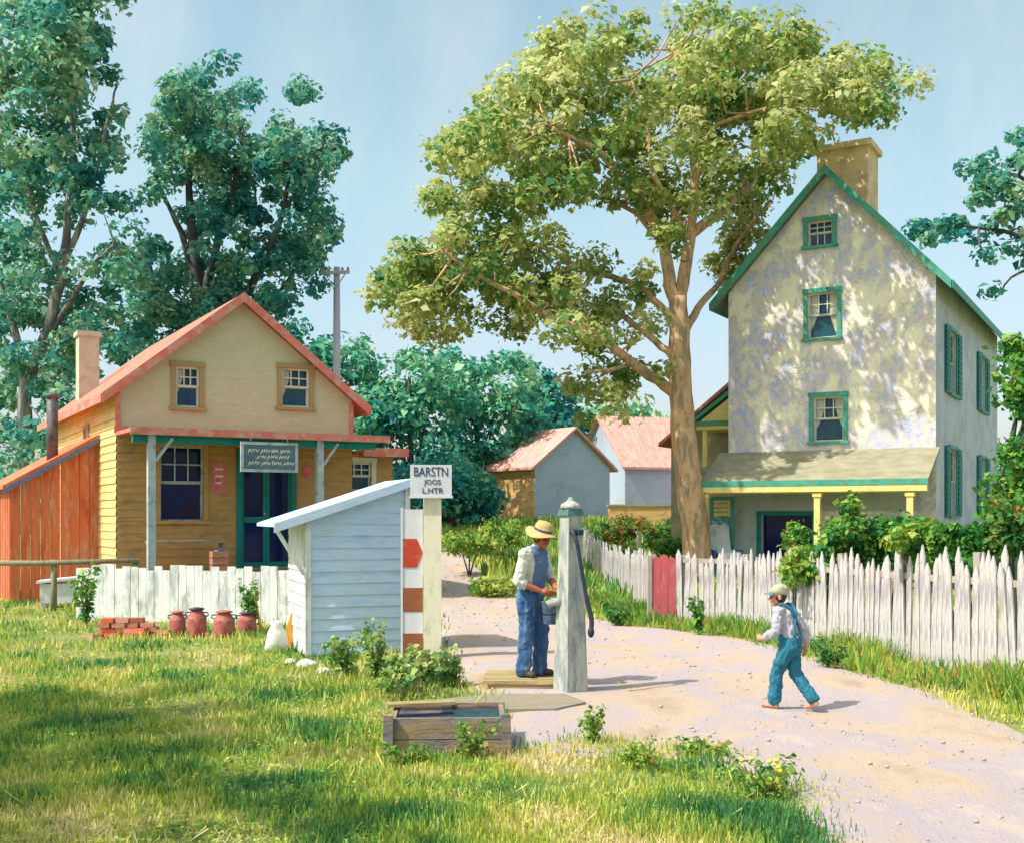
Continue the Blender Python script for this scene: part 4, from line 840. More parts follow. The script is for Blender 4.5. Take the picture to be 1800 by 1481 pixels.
# trough
M_trough = wornpaint('trough_planks', ['8c7658', 'a08a6a', '7c6c58'], ['5c5854', '84808a', 'a87e54'], scale=2.6, amount=.48, stretch=(.6, 2, 2), bump=.45)
M_water = mat('dark_water', ['12203c', '1c2c4c'], scale=2, rough=.03, bump=.04, bscale=5, spec=.8)
tr = thing('water_trough', 'old weathered plank trough of blue black water sunk in grass below the pump slab', 'trough', (-.97, 8.98, -.04), 2); TW, TD, TH = .92, .78, .34
for k in range(2):
    for y0, nm in ((0, 'front_plank'), (TD - .04, 'back_plank')): b = MB(); e = random.uniform(-.006, .006); b.box(-.01 + e, TW + .01 - e, y0, y0 + .04, .002 + k * .17, .165 + k * .172); b.build(nm, M_trough, tr)
for x in (.0, TW - .04): b = MB(); b.ext([(x, .042, 0), (x, TD - .042, 0), (x, TD - .042, TH - .01), (x, .042, TH - .03)], (.04, 0, 0)); b.build('end_plank', M_trough, tr)
b = MB(); b.box(.042, TW - .042, .042, TD - .042, .02, TH - .035); b.build('water', M_water, tr)
for x in (-.05, TW - .03): b = MB(); b.bar((x + .04, -.028, -.1), (x + .04 + random.uniform(-.01, .01), -.03, TH + .03), .075, .05, up=(0, 1, 0)); b.build('corner_post', M_trough, tr)
b = MB(); b.bar((-.06, .52, TH + .02), (.5, .66, TH + .02), .15, .024); b.build('loose_plank', M_plat, tr)
# stone slab bridging pump and trough
M_flag = mat('flagstone', ['7c7464', '948a78', '868074'], scale=2, bump=.5)
fl = thing('flagstone', 'flat worn stone slab between the pump platform and the trough', 'stone slab', (.05, 11.0, 0), 8); b = MB(); b.ext([(-.75, -.05, 0), (.35, -.15, 0), (.72, .2, 0), (.6, .75, 0), (-.2, .85, 0), (-.8, .5, 0)], (0, 0, .05)); b.build('slab', M_flag, fl)
# ================================================================== utility pole
M_pole = mat('pole_wood', ['b4b0c8', 'c4bcc8', 'd0bcae'], scale=3, stretch=(3, 3, .4)); M_ins = mat('insulator_glass', ['b8866a', 'c89a7c'], scale=3, rough=.3, bump=0)
pd = 46; pb = Vector(((592 - 900) * pd / F, pd, gz(0, pd))); up = thing('utility_pole', 'tall timber utility pole with a braced crossarm behind the store roof', 'utility pole', pb, -12)
zt = at(0, 470, pd).z - pb.z; zc = at(0, 481, pd).z - pb.z; aw = 26 * pd / F
b = MB(); b.tube([(0, 0, -.2), (0, 0, zt * .5), (0, 0, zt)], [.2, .165, .125], 10); b.build('pole', M_pole, up)
b = MB(); b.box(-aw, aw, -.22, -.11, zc - .06, zc + .06); arm_ = b.build('crossarm', M_pole, up)
for s_ in (-1, 1):
    b = MB(); b.bar((s_ * aw * .72, -.17, zc - .06), (0, -.14, zc - .62), .05, .03); b.build('brace', M_pole, up)
    for f_ in (.9, .5): b = MB(); b.lathe([(.03, 0), (.055, .02), (.06, .1), (.03, .14), (0, .145)], 8, (s_ * aw * f_, -.165, zc + .06)); b.build('insulator', M_ins, up)
# garden posts up on the bank
for px, py, d_, h_, lab in ((1122, 905, 34, 1.2, 'tallest white garden post among the flowers below the cottage'), (1108, 950, 33, .65, 'short leaning cream garden stake in the flower bed'), (1018, 930, 36, .9, 'white garden post close beside the pump cap')):
    q = at(px, py, d_); q.z = gz(q.x, q.y); p_ = thing('garden_post', lab, 'post', q, random.uniform(-20, 20), 'posts in the cottage garden'); b = MB(); b.bar((0, 0, -.15), (random.uniform(-.06, .06), 0, h_), .11, .09); b.build('shaft', M_cream, p_); b = MB(); b.box(-.07, .07, -.06, .06, h_ - .02, h_ + .04); b.build('cap', M_cream, p_)
# ================================================================== trees
M_barkwarm = wornpaint('warm_bark', ['dcac84', 'e4b890', 'cc9c78'], ['948c88', 'a8947c', 'b49c84'], scale=2.5, amount=.45, stretch=(2.5, 2.5, .7), bump=.9)
M_barkdark = mat('dark_bark', ['3c4450', '55585a', '7a6c5c'], scale=2, stretch=(2, 2, .6), bump=.7)
M_barkpale = wornpaint('pale_bark', ['908c84', 'b0a694', '8c8890'], ['5c6070', '6e6a68'], scale=2, amount=.52, stretch=(2, 2, .5), bump=.6)
M_olive = leafmat('olive_leaf', [(0, '4c8858'), (.25, '82a656'), (.5, 'aeb868'), (.75, 'cacc88'), (1, 'e0e2b0')], clump=.45, trans=.5, shift=.3)
M_bluegreen = leafmat('bluegreen_leaf', [(0, '328890'), (.3, '52a492'), (.55, '80b694'), (.8, 'aac8a0'), (1, 'c6debe')], clump=.35, trans=.42, shift=.35)
M_teal_l = leafmat('teal_leaf', [(0, '268490'), (.35, '44a08c'), (.65, '70b890'), (1, 'a8d4a8')], clump=.3, trans=.3, shift=.35)
M_bush = leafmat('bush_leaf', [(0, '307840'), (.35, '5c9a40'), (.65, '94b44c'), (1, 'bcbc60')], clump=.8, trans=.35, shift=.35)
M_rust = leafmat('rusty_leaf', [(0, '2c7448'), (.45, '5c9042'), (.8, '8a8c40'), (1, 'c46a38')], clump=.9, trans=.35, shift=.4)
def tree(name, label, base, limbs, clumps, lm, bark, leaf, per, twig=.5, group=None, cat='tree', reach=3.2, trk=None, **kw):
    t_ = thing(name, label, cat, base, 0, group); starts = []
    for i, (pts, r0, r1) in enumerate(limbs):
        limb('trunk' if i == 0 else 'branch', pts, r0, r1, bark, t_, base, 10 if i == 0 else 7, 4, .012 if i else .02); starts += sub(pts, 3)[1 if i else 6:]
    crown('crown', clumps, leaf, lm, t_, base, per=per, **kw)
    if twig: twigs('twigs', starts, clumps, bark, t_, base, twig, reach=reach)
    return t_
# ---- the big spreading tree by the tall house
D0 = 30.4; q = at(1226, 990, D0); tb_ = Vector((q.x, D0, gz(q.x, D0)))
L_ = []
def lb(pxs, r0, r1): L_.append((poly3(pxs, D0), r0, r1))
L_.append(([tb_ + Vector((.06, 0, -.2)), tb_ + Vector((.02, 0, .5))] + poly3([(1211, 850), (1198, 720), (1194, 610), (1192, 520)], D0), .43, .25))
lb([(1192, 540), (1178, 500), (1166, 432), (1143, 378), (1106, 331, -.5), (1058, 270, -1), (1018, 250, -1.3), (965, 222, -1.6)], .20, .05)
lb([(1192, 530), (1203, 480), (1214, 405), (1220, 351), (1220, 290), (1224, 200, .4), (1193, 88, .6)], .20, .04)
lb([(1217, 380), (1222, 330), (1247, 236, -.4), (1288, 209, -.8), (1369, 186, -1.4)], .11, .035)
lb([(1214, 412), (1275, 365, .6), (1315, 324, 1.2), (1369, 257, 1.8), (1396, 176, 2), (1446, 98, 2.2)], .15, .04)
lb([(1206, 420), (1187, 378, -.3), (1150, 305, -.6), (1135, 210, -.8), (1110, 140, -1)], .11, .03)
lb([(1198, 706), (1180, 686), (1126, 648, -.5), (1072, 607, -1), (1040, 584, -1.4), (971, 560, -1.7), (910, 520, -2), (850, 490, -2.3), (775, 440, -2.6)], .17, .04)
lb([(1194, 640), (1173, 618), (1126, 578, .5), (1079, 547, 1), (1004, 526, 1.6), (930, 496, 2.1), (870, 440, 2.5)], .12, .03)
lb([(1191, 570), (1158, 536), (1119, 500, .2), (1058, 483, .4), (1010, 464, .7), (944, 432, 1.0), (880, 412, 1.3), (805, 402, 1.4)], .11, .03)
lb([(1150, 410), (1110, 370, .8), (1065, 352, 1.4), (990, 330, 2), (900, 300, 2.6)], .08, .03)
lb([(1202, 590), (1228, 540, .5), (1262, 500, 1.9), (1290, 440, 2.6), (1330, 380, 3.0)], .13, .04)
lb([(1110, 640, -.5), (1070, 650, -1), (1030, 655, -1.6)], .06, .03)
blobs = [(1190, 110, 260, 100), (1040, 190, 150, 110), (1330, 170, 190, 110), (930, 290, 130, 90), (840, 350, 100, 90), (1110, 290, 180, 130), (1290, 300, 110, 90), (810, 440, 100, 60), (740, 515, 75, 55), (860, 520, 90, 70), (960, 420, 90, 60), (950, 560, 80, 45), (1030, 620, 75, 55), (1085, 690, 80, 45), (1100, 560, 60, 45), (1350, 330, 60, 60), (1500, 155, 95, 60), (1430, 215, 80, 40), (1250, 350, 90, 80), (1310, 400, 55, 40), (1010, 510, 60, 30), (1040, 730, 40, 22), (810, 300, 75, 60), (860, 250, 70, 50), (775, 390, 60, 60), (715, 520, 65, 45), (930, 180, 80, 60), (1000, 110, 80, 45), (770, 560, 60, 35), (1560, 150, 55, 45), (1420, 120, 90, 60)]
gaps = [(1015, 388, 70, 44), (1085, 410, 62, 54), (1092, 450, 34, 30), (1238, 445, 40, 62), (1262, 470, 30, 45), (1165, 470, 24, 55), (1050, 268, 28, 18), (1205, 300, 22, 34), (1170, 230, 26, 22), (1300, 250, 24, 26), (940, 470, 34, 18), (855, 585, 40, 20), (890, 620, 46, 38), (1000, 590, 22, 14), (1120, 620, 40, 24), (985, 660, 24, 36), (1160, 610, 26, 40), (1340, 290, 16, 20), (910, 395, 24, 14), (1150, 120, 22, 14), (1320, 120, 22, 16), (1400, 290, 26, 24), (1060, 140, 16, 14),
        (1480, 420, 190, 150), (1520, 280, 95, 55), (1400, 430, 110, 130), (1330, 520, 110, 90), (1300, 620, 90, 190)]
cl = thin(clumps_in(blobs, 500, D0, 3.6, .56, gaps), L_, 1.15, .28)
cl += clumps_in([(1000, 540, 90, 45), (1080, 600, 60, 45), (900, 480, 100, 60), (830, 500, 90, 55), (960, 440, 90, 50), (1110, 520, 40, 30), (1060, 690, 70, 40), (1130, 650, 40, 40), (740, 500, 70, 50), (1150, 400, 60, 80)], 70, D0, 2.6, .46, gaps)
cl += clumps_in([(1130, 190, 210, 120), (1060, 330, 150, 110), (1250, 240, 110, 90), (1000, 480, 120, 60)], 85, D0 + .6, 1.3, .6, gaps[:22])  # extra foliage at the back, added to throw dapple on the house gable
cl = [c for c in cl if not (c[0].y < 31.9 and 900 + F * c[0].x / c[0].y > 1262 and HZ - F * (c[0].z - EYE) / c[0].y > 300)]
cl += clumps_in([(1300, 400, 40, 70), (1330, 350, 40, 50), (1285, 460, 20, 40), (1370, 300, 40, 40)], 34, 34.2, .7, .55)
tree('shade_tree', 'great spreading olive green tree with warm brown forked trunk beside the tall house', tb_, L_, cl, M_olive, M_barkwarm, .18, 88, .3, tintc=.52, tints=.2, up=.7, shell=.3, reach=2.2)
# ---- tall dark trees behind the store
D1 = 40; q = at(50, 900, D1); b1 = Vector((q.x, D1, gz(q.x, D1))); L_ = []
def lb1(pxs, r0, r1): L_.append((poly3(pxs, D1), r0, r1))
lb1([(48, 940), (46, 800), (45, 700), (60, 640), (90, 560), (110, 470), (120, 380), (128, 250), (130, 100), (128, -60)], .30, .05)
lb1([(46, 690), (30, 600), (8, 520), (-30, 420), (-60, 300)], .17, .05)
lb1([(72, 610), (105, 560), (130, 520, -1), (160, 470, -2), (200, 430, -2.4)], .15, .04)
lb1([(112, 460), (140, 400), (165, 320), (185, 230), (205, 150)], .13, .03)
lb1([(48, 690), (100, 655, -.6), (135, 600, -1), (150, 540, -1.4)], .15, .04)
lb1([(105, 480), (70, 400), (40, 300), (20, 180), (0, 60)], .11, .04)
lb1([(92, 550), (120, 430, 1), (118, 330, 2)], .10, .04)
bl1 = [(70, 80, 120, 90), (40, 200, 110, 90), (150, 110, 60, 60), (120, 250, 85, 80), (190, 230, 30, 40), (60, 330, 110, 70), (160, 340, 60, 60), (30, 450, 90, 70), (120, 460, 80, 60), (40, 580, 80, 70), (140, 570, 70, 50), (210, 470, 40, 50), (90, 650, 90, 50), (20, 700, 50, 60), (130, 690, 60, 40), (190, 620, 40, 40), (60, 760, 60, 60), (160, -30, 60, 60), (20, 330, 60, 120), (150, 640, 60, 60), (30, 830, 50, 40), (100, 40, 80, 60)]
gp1 = [(50, 235, 20, 34), (82, 375, 26, 30), (145, 145, 15, 14), (230, 90, 30, 60), (150, 420, 16, 22), (170, 320, 16, 16), (205, 320, 22, 18), (55, 445, 14, 28), (175, 660, 22, 70)]
cl = thin(clumps_in(bl1, 320, D1, 3.2, .66, gp1), L_, 1.3, .55)
tree('tall_tree', 'tallest dark blue green tree with pale forking trunks beyond the orange lean-to', b1, L_, cl, M_bluegreen, M_barkpale, .24, 88, .3, 'dark trees behind the store', tintc=.42, tints=.2, shell=.3)
D2 = 46; q = at(350, 900, D2); b2 = Vector((q.x, D2, gz(q.x, D2))); L_ = []
def lb2(pxs, r0, r1): L_.append((poly3(pxs, D2), r0, r1))
lb2([(352, 930), (352, 700), (350, 560), (342, 460), (335, 380), (332, 280), (345, 170)], .40, .05)
lb2([(352, 560), (325, 430), (295, 360), (270, 300)], .18, .04)
lb2([(350, 540), (380, 440), (410, 330), (425, 240), (400, 160)], .2, .04)
lb2([(352, 600), (430, 520, -.5), (480, 420, -1), (505, 330, -1), (515, 210, -1)], .22, .04)
lb2([(470, 440, -1), (500, 370, -1), (545, 300, -1.2), (570, 250, -1.4)], .10, .03)
lb2([(352, 640), (290, 540), (255, 450), (240, 400)], .14, .04)
lb2([(352, 650), (440, 590, 1), (500, 500, 1.4), (560, 430, 1.6)], .15, .04)
bl2 = [(380, 160, 75, 60), (320, 190, 50, 50), (320, 260, 70, 50), (280, 260, 35, 45), (400, 250, 80, 70), (505, 190, 42, 50), (520, 270, 60, 55), (570, 270, 30, 50), (350, 350, 90, 55), (460, 330, 80, 60), (550, 340, 45, 40), (420, 420, 110, 60), (300, 450, 60, 45), (540, 400, 50, 35), (250, 500, 40, 45), (340, 500, 80, 60), (460, 490, 70, 50), (520, 480, 50, 40), (280, 580, 60, 50), (380, 560, 70, 40), (460, 545, 50, 28), (240, 410, 25, 30), (300, 150, 20, 16), (570, 390, 22, 18), (440, 520, 70, 40), (270, 530, 50, 60), (340, 590, 80, 40), (530, 440, 45, 40)]
gp2 = [(322, 250, 15, 26), (312, 345, 18, 18), (318, 425, 26, 34), (285, 455, 18, 26), (440, 130, 26, 16), (455, 190, 14, 24), (510, 330, 11, 18), (490, 375, 15, 16), (445, 455, 15, 26), (478, 480, 20, 14), (540, 520, 40, 14), (275, 585, 20, 22), (355, 540, 14, 26), (240, 330, 16, 36), (230, 450, 20, 26), (325, 590, 18, 20)]
cl = thin(clumps_in(bl2, 310, D2, 3.2, .66, gp2), L_, 1.2, .6)
tree('tall_tree', 'dark teal green tree with two rounded tops rising behind the store gable', b2, L_, cl, M_bluegreen, M_barkdark, .25, 88, .4, 'dark trees behind the store', tintc=.36, tints=.22, shell=.3)
# ---- rounded green trees far behind
def bushy(label, px, d_, blobs, n, lm=M_teal_l, leaf=.34, r=.9, depth=2.4, per=55, group='round trees across the valley', tc_=.5):
    q = at(px, 900, d_); b_ = Vector((q.x, d_, gz(q.x, d_))); top = min(v[1] - v[3] * .5 for v in blobs); P = [b_ + Vector((0, 0, -.2)), b_ + Vector((.1, 0, 1.2))] + [at(px + 6, 860, d_), at(px, (860 + top) / 2, d_), at(px, top + 20, d_)]
    L = [(P, .26, .06)]
    for v in blobs[:4]: L.append(([P[2], at((px + v[0]) / 2, (860 + v[1]) / 2, d_), at(v[0], v[1], d_)], .12, .03))
    tree('round_tree', label, b_, L, clumps_in(blobs, n, d_, depth, r), lm, M_barkdark, leaf, per, 0, group, tintc=tc_, tints=.2, shell=.45)
bushy('round blue green tree just beyond the store eave and utility pole', 560, 58, [(545, 620, 60, 55), (590, 640, 55, 60), (560, 690, 70, 60), (640, 690, 50, 50), (600, 760, 70, 60)], 75, tc_=.4)
bushy('broad teal tree rising above the store annex', 720, 56, [(720, 660, 60, 50), (690, 710, 60, 50), (760, 700, 60, 50), (720, 770, 80, 70), (690, 830, 70, 60), (650, 780, 50, 60)], 105, tc_=.5)
bushy('widest bright teal tree in the gap between annex and cottage', 840, 62, [(830, 650, 55, 45), (880, 680, 60, 50), (800, 700, 60, 60), (860, 750, 80, 60), (800, 800, 60, 60), (920, 740, 50, 50)], 105, tc_=.55)
bushy('dusky tree half hidden behind the brick cottage roof', 965, 72, [(950, 690, 45, 45), (985, 720, 45, 45), (960, 760, 60, 50), (1010, 750, 30, 30)], 55, leaf=.38, tc_=.3)
bushy('low dark green tree behind signpost and teal board', 790, 50, [(790, 850, 50, 40), (760, 880, 50, 40), (830, 880, 40, 40), (720, 880, 60, 50)], 60, depth=1.6, r=.7, leaf=.28, tc_=.25)
bushy('pale green tree above the pink barn roof', 1100, 84, [(1070, 740, 40, 22), (1110, 735, 40, 28), (1150, 760, 40, 30)], 24, leaf=.4, tc_=.75)
# screen of woods far away, one mass
wc = []
for i in range(330):
    x = random.uniform(-75, 75); y = random.uniform(105, 130); wc.append((Vector((x, y, gz(x, y) + random.uniform(0, 5.2))), (2.4, 2.0, 1.7)))
o = crown('woods', wc, .8, M_teal_l, None, (0, 0, 0), per=42, tintc=.42, tints=.2); props(o, kind='stuff')
# ---- tree at the far right, mostly outside the picture
D3 = 24; q = at(1960, 900, D3); b3 = Vector((q.x, D3, 0)); L_ = []
for pxs, r0, r1 in (([(1965, 960), (1950, 700), (1940, 450), (1930, 200)], .3, .08), ([(1945, 560), (1880, 470), (1800, 420), (1720, 400), (1640, 400)], .09, .015), ([(1940, 450), (1870, 360), (1790, 310), (1730, 300)], .09, .015), ([(1942, 480), (1870, 470), (1790, 480), (1755, 520)], .06, .012)): L_.append((poly3(pxs, D3), r0, r1))
bl3 = [(1735, 300, 38, 30), (1770, 330, 45, 35), (1790, 260, 25, 25), (1760, 390, 50, 26), (1690, 405, 50, 16), (1640, 405, 45, 18), (1790, 420, 30, 40), (1745, 470, 26, 26), (1770, 500, 22, 18), (1610, 395, 30, 14), (1720, 345, 30, 24), (1760, 300, 40, 50), (1745, 505, 18, 16), (1880, 300, 90, 130), (1950, 300, 100, 180), (1890, 430, 80, 80)]
cl = clumps_in(bl3, 175, D3, 1.6, .27)
tree('overhanging_tree', 'dark leafy branches reaching in from the edge beyond the tall house', b3, L_, cl, M_bluegreen, M_barkdark, .15, 56, .4, tintc=.3, tints=.18, shell=.2, reach=2)
bl4 = [(1790, 640, 26, 60), (1785, 740, 30, 70), (1790, 830, 38, 60), (1775, 880, 40, 40), (1840, 700, 50, 120), (1850, 840, 60, 80)]
q = at(1815, 920, 22); b4 = Vector((q.x, 22, 0)); P4 = [b4 - Vector((0, 0, .2)), at(1818, 800, 22), at(1815, 620, 22)]
tree('small_tree', 'small dark green tree standing beside the shuttered house wall', b4, [(P4, .16, .04)], clumps_in(bl4, 85, 22, 1.0, .38), M_bush, M_barkdark, .15, 75, .4, tintc=.25, tints=.2, shell=.2)
# ---- off to the left of the lawn: the trees whose shade dapples the grass
for i, (x, y, h, r, lab) in enumerate(((-6.7, 5.5, 6.0, 2.5, 'shade tree standing on the lawn edge nearest the viewer'), (-8.0, 8.3, 6.2, 2.3, 'shade tree on the lawn edge farther toward the store'))):
    b_ = Vector((x, y, 0)); L_ = [([b_ - Vector((0, 0, .1)), b_ + Vector((.1, 0, h * .4)), b_ + Vector((0, .1, h * .9))], .2, .05)]
    for k in range(5): a = k * 1.26 + i; L_.append(([b_ + Vector((.05, 0, h * (.38 + .07 * k))), b_ + Vector((math.cos(a) * r * .5, math.sin(a) * r * .5, h * (.55 + .07 * k))), b_ + Vector((math.cos(a) * r, math.sin(a) * r, h * (.62 + .07 * k)))], .08, .02))
    cl = []
    for k in range(105):
        v = Vector((random.gauss(0, 1), random.gauss(0, 1), random.gauss(0, 1))).normalized() * random.random() ** .4
        cl.append((b_ + Vector((v.x * r, v.y * r * 1.15, h * .78 + v.z * h * .3)), (.42, .42, .3)))
    tree('lawn_tree', lab, b_, L_, cl, M_olive, M_barkdark, .15, 60, .4, 'trees shading the lawn', tintc=.5, tints=.2, shell=.2)
# ================================================================== shrubs and plants
def shrub(label, px, py, d_, blobs, n, m, leaf=.09, r=.2, per=60, tc_=.45, name='shrub', cat='shrub', group='shrubs behind the picket fence', depth=.6):
    q = at(px, py, d_); b_ = Vector((q.x, d_, gz(q.x, d_))); L = []
    for v in blobs: L.append(([b_ - Vector((0, 0, .05)), (b_ + at(v[0], v[1], d_)) / 2 + Vector((0, 0, .15)), at(v[0], v[1], d_)], .03, .008))
    t_ = thing(name, label, cat, b_, 0, group)
    for p_, r0, r1 in L: limb('stem', p_, r0, r1, M_barkdark, t_, b_, 6, 3)
    crown('leaves', clumps_in(blobs, n, d_, depth, r), leaf, m, t_, b_, per=per, tintc=tc_, tints=.2, shell=.2)
shrub('dark green domed shrub rising highest above the pickets', 1560, 1000, 17.4, [(1540, 945, 50, 28), (1590, 935, 55, 26), (1640, 945, 50, 28), (1560, 960, 70, 30), (1640, 965, 50, 30), (1510, 960, 36, 24)], 115, M_bush, tc_=.38)
shrub('sprawling light green vine draped over the picket tops by the porch post', 1440, 1010, 17.2, [(1478, 950, 30, 34), (1425, 992, 34, 24), (1475, 975, 44, 30), (1492, 910, 18, 30), (1405, 1005, 26, 20), (1450, 1000, 30, 18)], 95, M_bush, tc_=.62)
shrub('low olive vine over the pickets beneath the house corner', 1690, 1000, 15.0, [(1680, 955, 44, 28), (1700, 985, 36, 26), (1650, 1000, 34, 24), (1740, 950, 40, 24), (1610, 950, 40, 26)], 85, M_bush, tc_=.5, r=.17)
shrub('straggling rose bush between porch door and fence', 1395, 985, 20.0, [(1404, 940, 12, 20), (1402, 960, 14, 16), (1410, 978, 18, 12)], 16, M_bush, tc_=.6, r=.16)
shrub('rusty flowered bush at the very end of the fence', 1790, 990, 14.6, [(1775, 900, 26, 24), (1800, 930, 36, 30), (1770, 950, 26, 20)], 36, M_rust, tc_=.5, r=.16)
G = 'shrubs on the far bank'
for i, (px, py, d_, rx, ry, m_, tc_, lab) in enumerate(((825, 945, 33, 46, 20, M_bush, .6, 'bright green hedge bush on the bank left of the man in the straw hat'), (880, 925, 36, 36, 26, M_bush, .55, 'sunlit round bush below the sunny cottage wall'), (868, 1022, 26.6, 30, 15, M_bush, .6, 'small yellow green bush at the road edge behind the man'), (1060, 930, 38, 30, 26, M_rust, .45, 'red flecked flower bush beside the pump handle'), (1100, 915, 40, 34, 24, M_rust, .6, 'orange and green garden bush below the garden wall'), (1165, 920, 38, 34, 28, M_rust, .5, 'brownish garden bush next to the big tree trunk'), (1190, 950, 33, 34, 20, M_bush, .4, 'green garden bush behind the red gate'), (1080, 965, 33, 30, 18, M_bush, .55, 'light green garden bush behind the far pickets'))):
    shrub(lab, px, py + 20, d_, [(px, py + 10, rx, ry * .7), (px - rx * .5, py + ry * .6, rx * .6, ry * .6), (px + rx * .5, py + ry * .6, rx * .6, ry * .6)], 32, m_, .12, .28, 50, min(.85, tc_ + .16), group=G, depth=.9)
M_redfl = mat('dark_red_petals', ['7a1c34', '9a2c48'], scale=9, bump=0); M_yelfl = mat('yellow_petals', ['d8c83c', 'e8dc5c'], scale=9, bump=0)
W = weed
M_pale = leafmat('pale_weed_leaf', [(0, '4f7c48'), (.35, '86ac5a'), (.65, 'b4c070'), (1, 'dcd49c')], clump=2, trans=.35, shift=.3)
W('flowering_weed', 'tall green weed with dark red flowers near the white hive', gnd(152, 1100), 1.0, .28, 420, .085, M_bush, flower=M_redfl)
W('leafy_weed', 'bushy green weed growing beside the yellow stake', gnd(440, 1110), .82, .24, 380, .08, M_bush)
for px, py, h, r, lab in ((610, 1190, .52, .3, 'broad pale weed sprawling before the blue shed wall'), (662, 1205, .72, .22, 'tallest grey green weed against the blue shed wall'), (715, 1212, .42, .26, 'leafy weed at the foot of the red banded board'), (752, 1195, .34, .2, 'small bright weed hiding the cream post foot'), (790, 1205, .40, .26, 'spreading weed between signpost and road edge'), (690, 1225, .3, .3, 'low weed patch just behind the plank trough')):
    W('leafy_weed', lab, gnd(px, py), h, r * 1.15, 420, .07, M_pale, group='weeds round the shed and signpost')
for px, py, h, r, lab in ((1040, 1310, .30, .15, 'yellow green weed spike on the road edge nearest the pump'), (830, 1338, .30, .24, 'grey green weed hanging over the trough front'), (720, 1350, .18, .2, 'low tuft of weed below the trough planks'), (1345, 1400, .26, .3, 'broad yellow flowering weed where grass meets road'), (1120, 1345, .18, .25, 'short bright weed between the trough and the road'), (1230, 1330, .14, .22, 'scrubby weed alone in the trodden dirt')):
    W('roadside_weed', lab, gnd(px, py), h, r, 300, .04, M_weed, group='weeds along the grass edge', flower=M_yelfl if px == 1345 else None)
W('leafy_weed', 'green weed clump growing against the pickets beside the red gate', gnd(1228, 1118), .62, .2, 300, .08, M_bush)
W('leafy_weed', 'rusty tipped weed clump below the boy’s trailing hand', gnd(1460, 1175), .34, .3, 300, .06, M_rust)
W('leafy_weed', 'orange topped weed on the verge behind the pump handle', gnd(1085, 1100), .4, .3, 300, .08, M_rust)
# ================================================================== people
M_skin = mat('skin', ['a8624c', 'b87058'], scale=9, rough=.6, bump=.05); M_skinboy = mat('young_skin', ['c88a72', 'd49880'], scale=9, rough=.6, bump=.05)
M_hair = mat('brown_hair', ['3a2c26', '55402f'], scale=20, bump=.4); M_eye = mat('eye_dark', ['241c1c', '382c28'], scale=5, rough=.2, bump=0)
def remesh(o, vox, smooth=6, wr=0.0, wsc=.12):
    m = o.modifiers.new('fuse', 'REMESH'); m.mode = 'VOXEL'; m.voxel_size = vox; m.use_smooth_shade = True
    if smooth: m = o.modifiers.new('soften', 'SMOOTH'); m.iterations = smooth; m.factor = .5
    if wr:
        tx = bpy.data.textures.new('folds', 'CLOUDS'); tx.noise_scale = wsc; m = o.modifiers.new('folds', 'DISPLACE'); m.texture = tx; m.strength = wr; m.mid_level = .5
    return o
def hand(b, w, d, side, pnormal, s=1.0, curl=.6):
    """palm with four fingers and thumb: w wrist, d direction of the hand, pnormal faces out of the palm, side towards the thumb"""
    w, d, n, t_ = Vector(w), Vector(d).normalized(), Vector(pnormal).normalized(), Vector(side).normalized()
    b.cap(w, w + d * .045 * s, .025 * s, .03 * s); 
    for k in range(4):
        x = (k - 1.5) * .019 * s; L = (.078, .088, .082, .064)[k] * s; r = .0095 * s
        p0 = w + d * .035 * s - t_ * x; p1 = w + d * .085 * s - t_ * x; b.cap(p0, p1, .0125 * s, .0115 * s, 8)
        c = curl * (1 + .12 * k); d1 = d * math.cos(c) + n * math.sin(c); d2 = d * math.cos(2 * c) + n * math.sin(2 * c)
        p2 = p1 + d1 * L * .5; p3 = p2 + d2 * L * .45; b.cap(p1, p2, r * 1.1, r, 8); b.cap(p2, p3, r, r * .85, 8)
    q0 = w + d * .02 * s + t_ * .02 * s; q1 = q0 + (d * .6 + t_ * .7 + n * .2).normalized() * .045 * s; q2 = q1 + (d * .8 + t_ * .1 + n * .5).normalized() * .035 * s
    b.cap(q0, q1, .014 * s, .0115 * s, 8); b.cap(q1, q2, .0115 * s, .0095 * s, 8)
def head(b, c, f, upv, s=1.0):
    """skull, jaw, nose, brow, ears; f = gaze"""
    f = Vector(f).normalized(); upv = (Vector(upv) - f * f.dot(Vector(upv))).normalized(); l = upv.cross(f); M = Matrix((f, l, upv)).transposed(); c = Vector(c)
    P = lambda x, y, z: c + M @ Vector((x * s, y * s, z * s))
    b.ell(P(-.012, 0, .03), (.095 * s, .076 * s, .088 * s), M); b.ell(P(.022, 0, -.045), (.062 * s, .056 * s, .068 * s), M); b.ell(P(.062, 0, -.088), (.026 * s, .03 * s, .022 * s), M)
    b.cap(P(.082, 0, .012), P(.106, 0, -.032), .010 * s, .015 * s, 8); b.cap(P(.074, -.04, .026), P(.074, .04, .026), .014 * s, .014 * s, 8)
    for k in (-1, 1): b.ell(P(.055, k * .042, -.03), (.026 * s, .022 * s, .024 * s), M); b.ell(P(-.005, k * .08, -.008), (.022 * s, .012 * s, .034 * s), M)
    b.cap(P(.082, -.02, -.062), P(.082, .02, -.062), .009 * s, .009 * s, 8)
    return P, M
def face_bits(P, M, s, parent):
    for k in (-1, 1): e = MB(); e.ell(P(.083, k * .031, .004), (.008 * s, .012 * s, .008 * s), M); e.build('eye', M_eye, parent)
    e = MB(); e.cap(P(.090, -.02, -.0625), P(.090, .02, -.0625), .0035 * s, .0035 * s, 6); e.build('mouth', mat('lips', ['8a4a40']), parent)
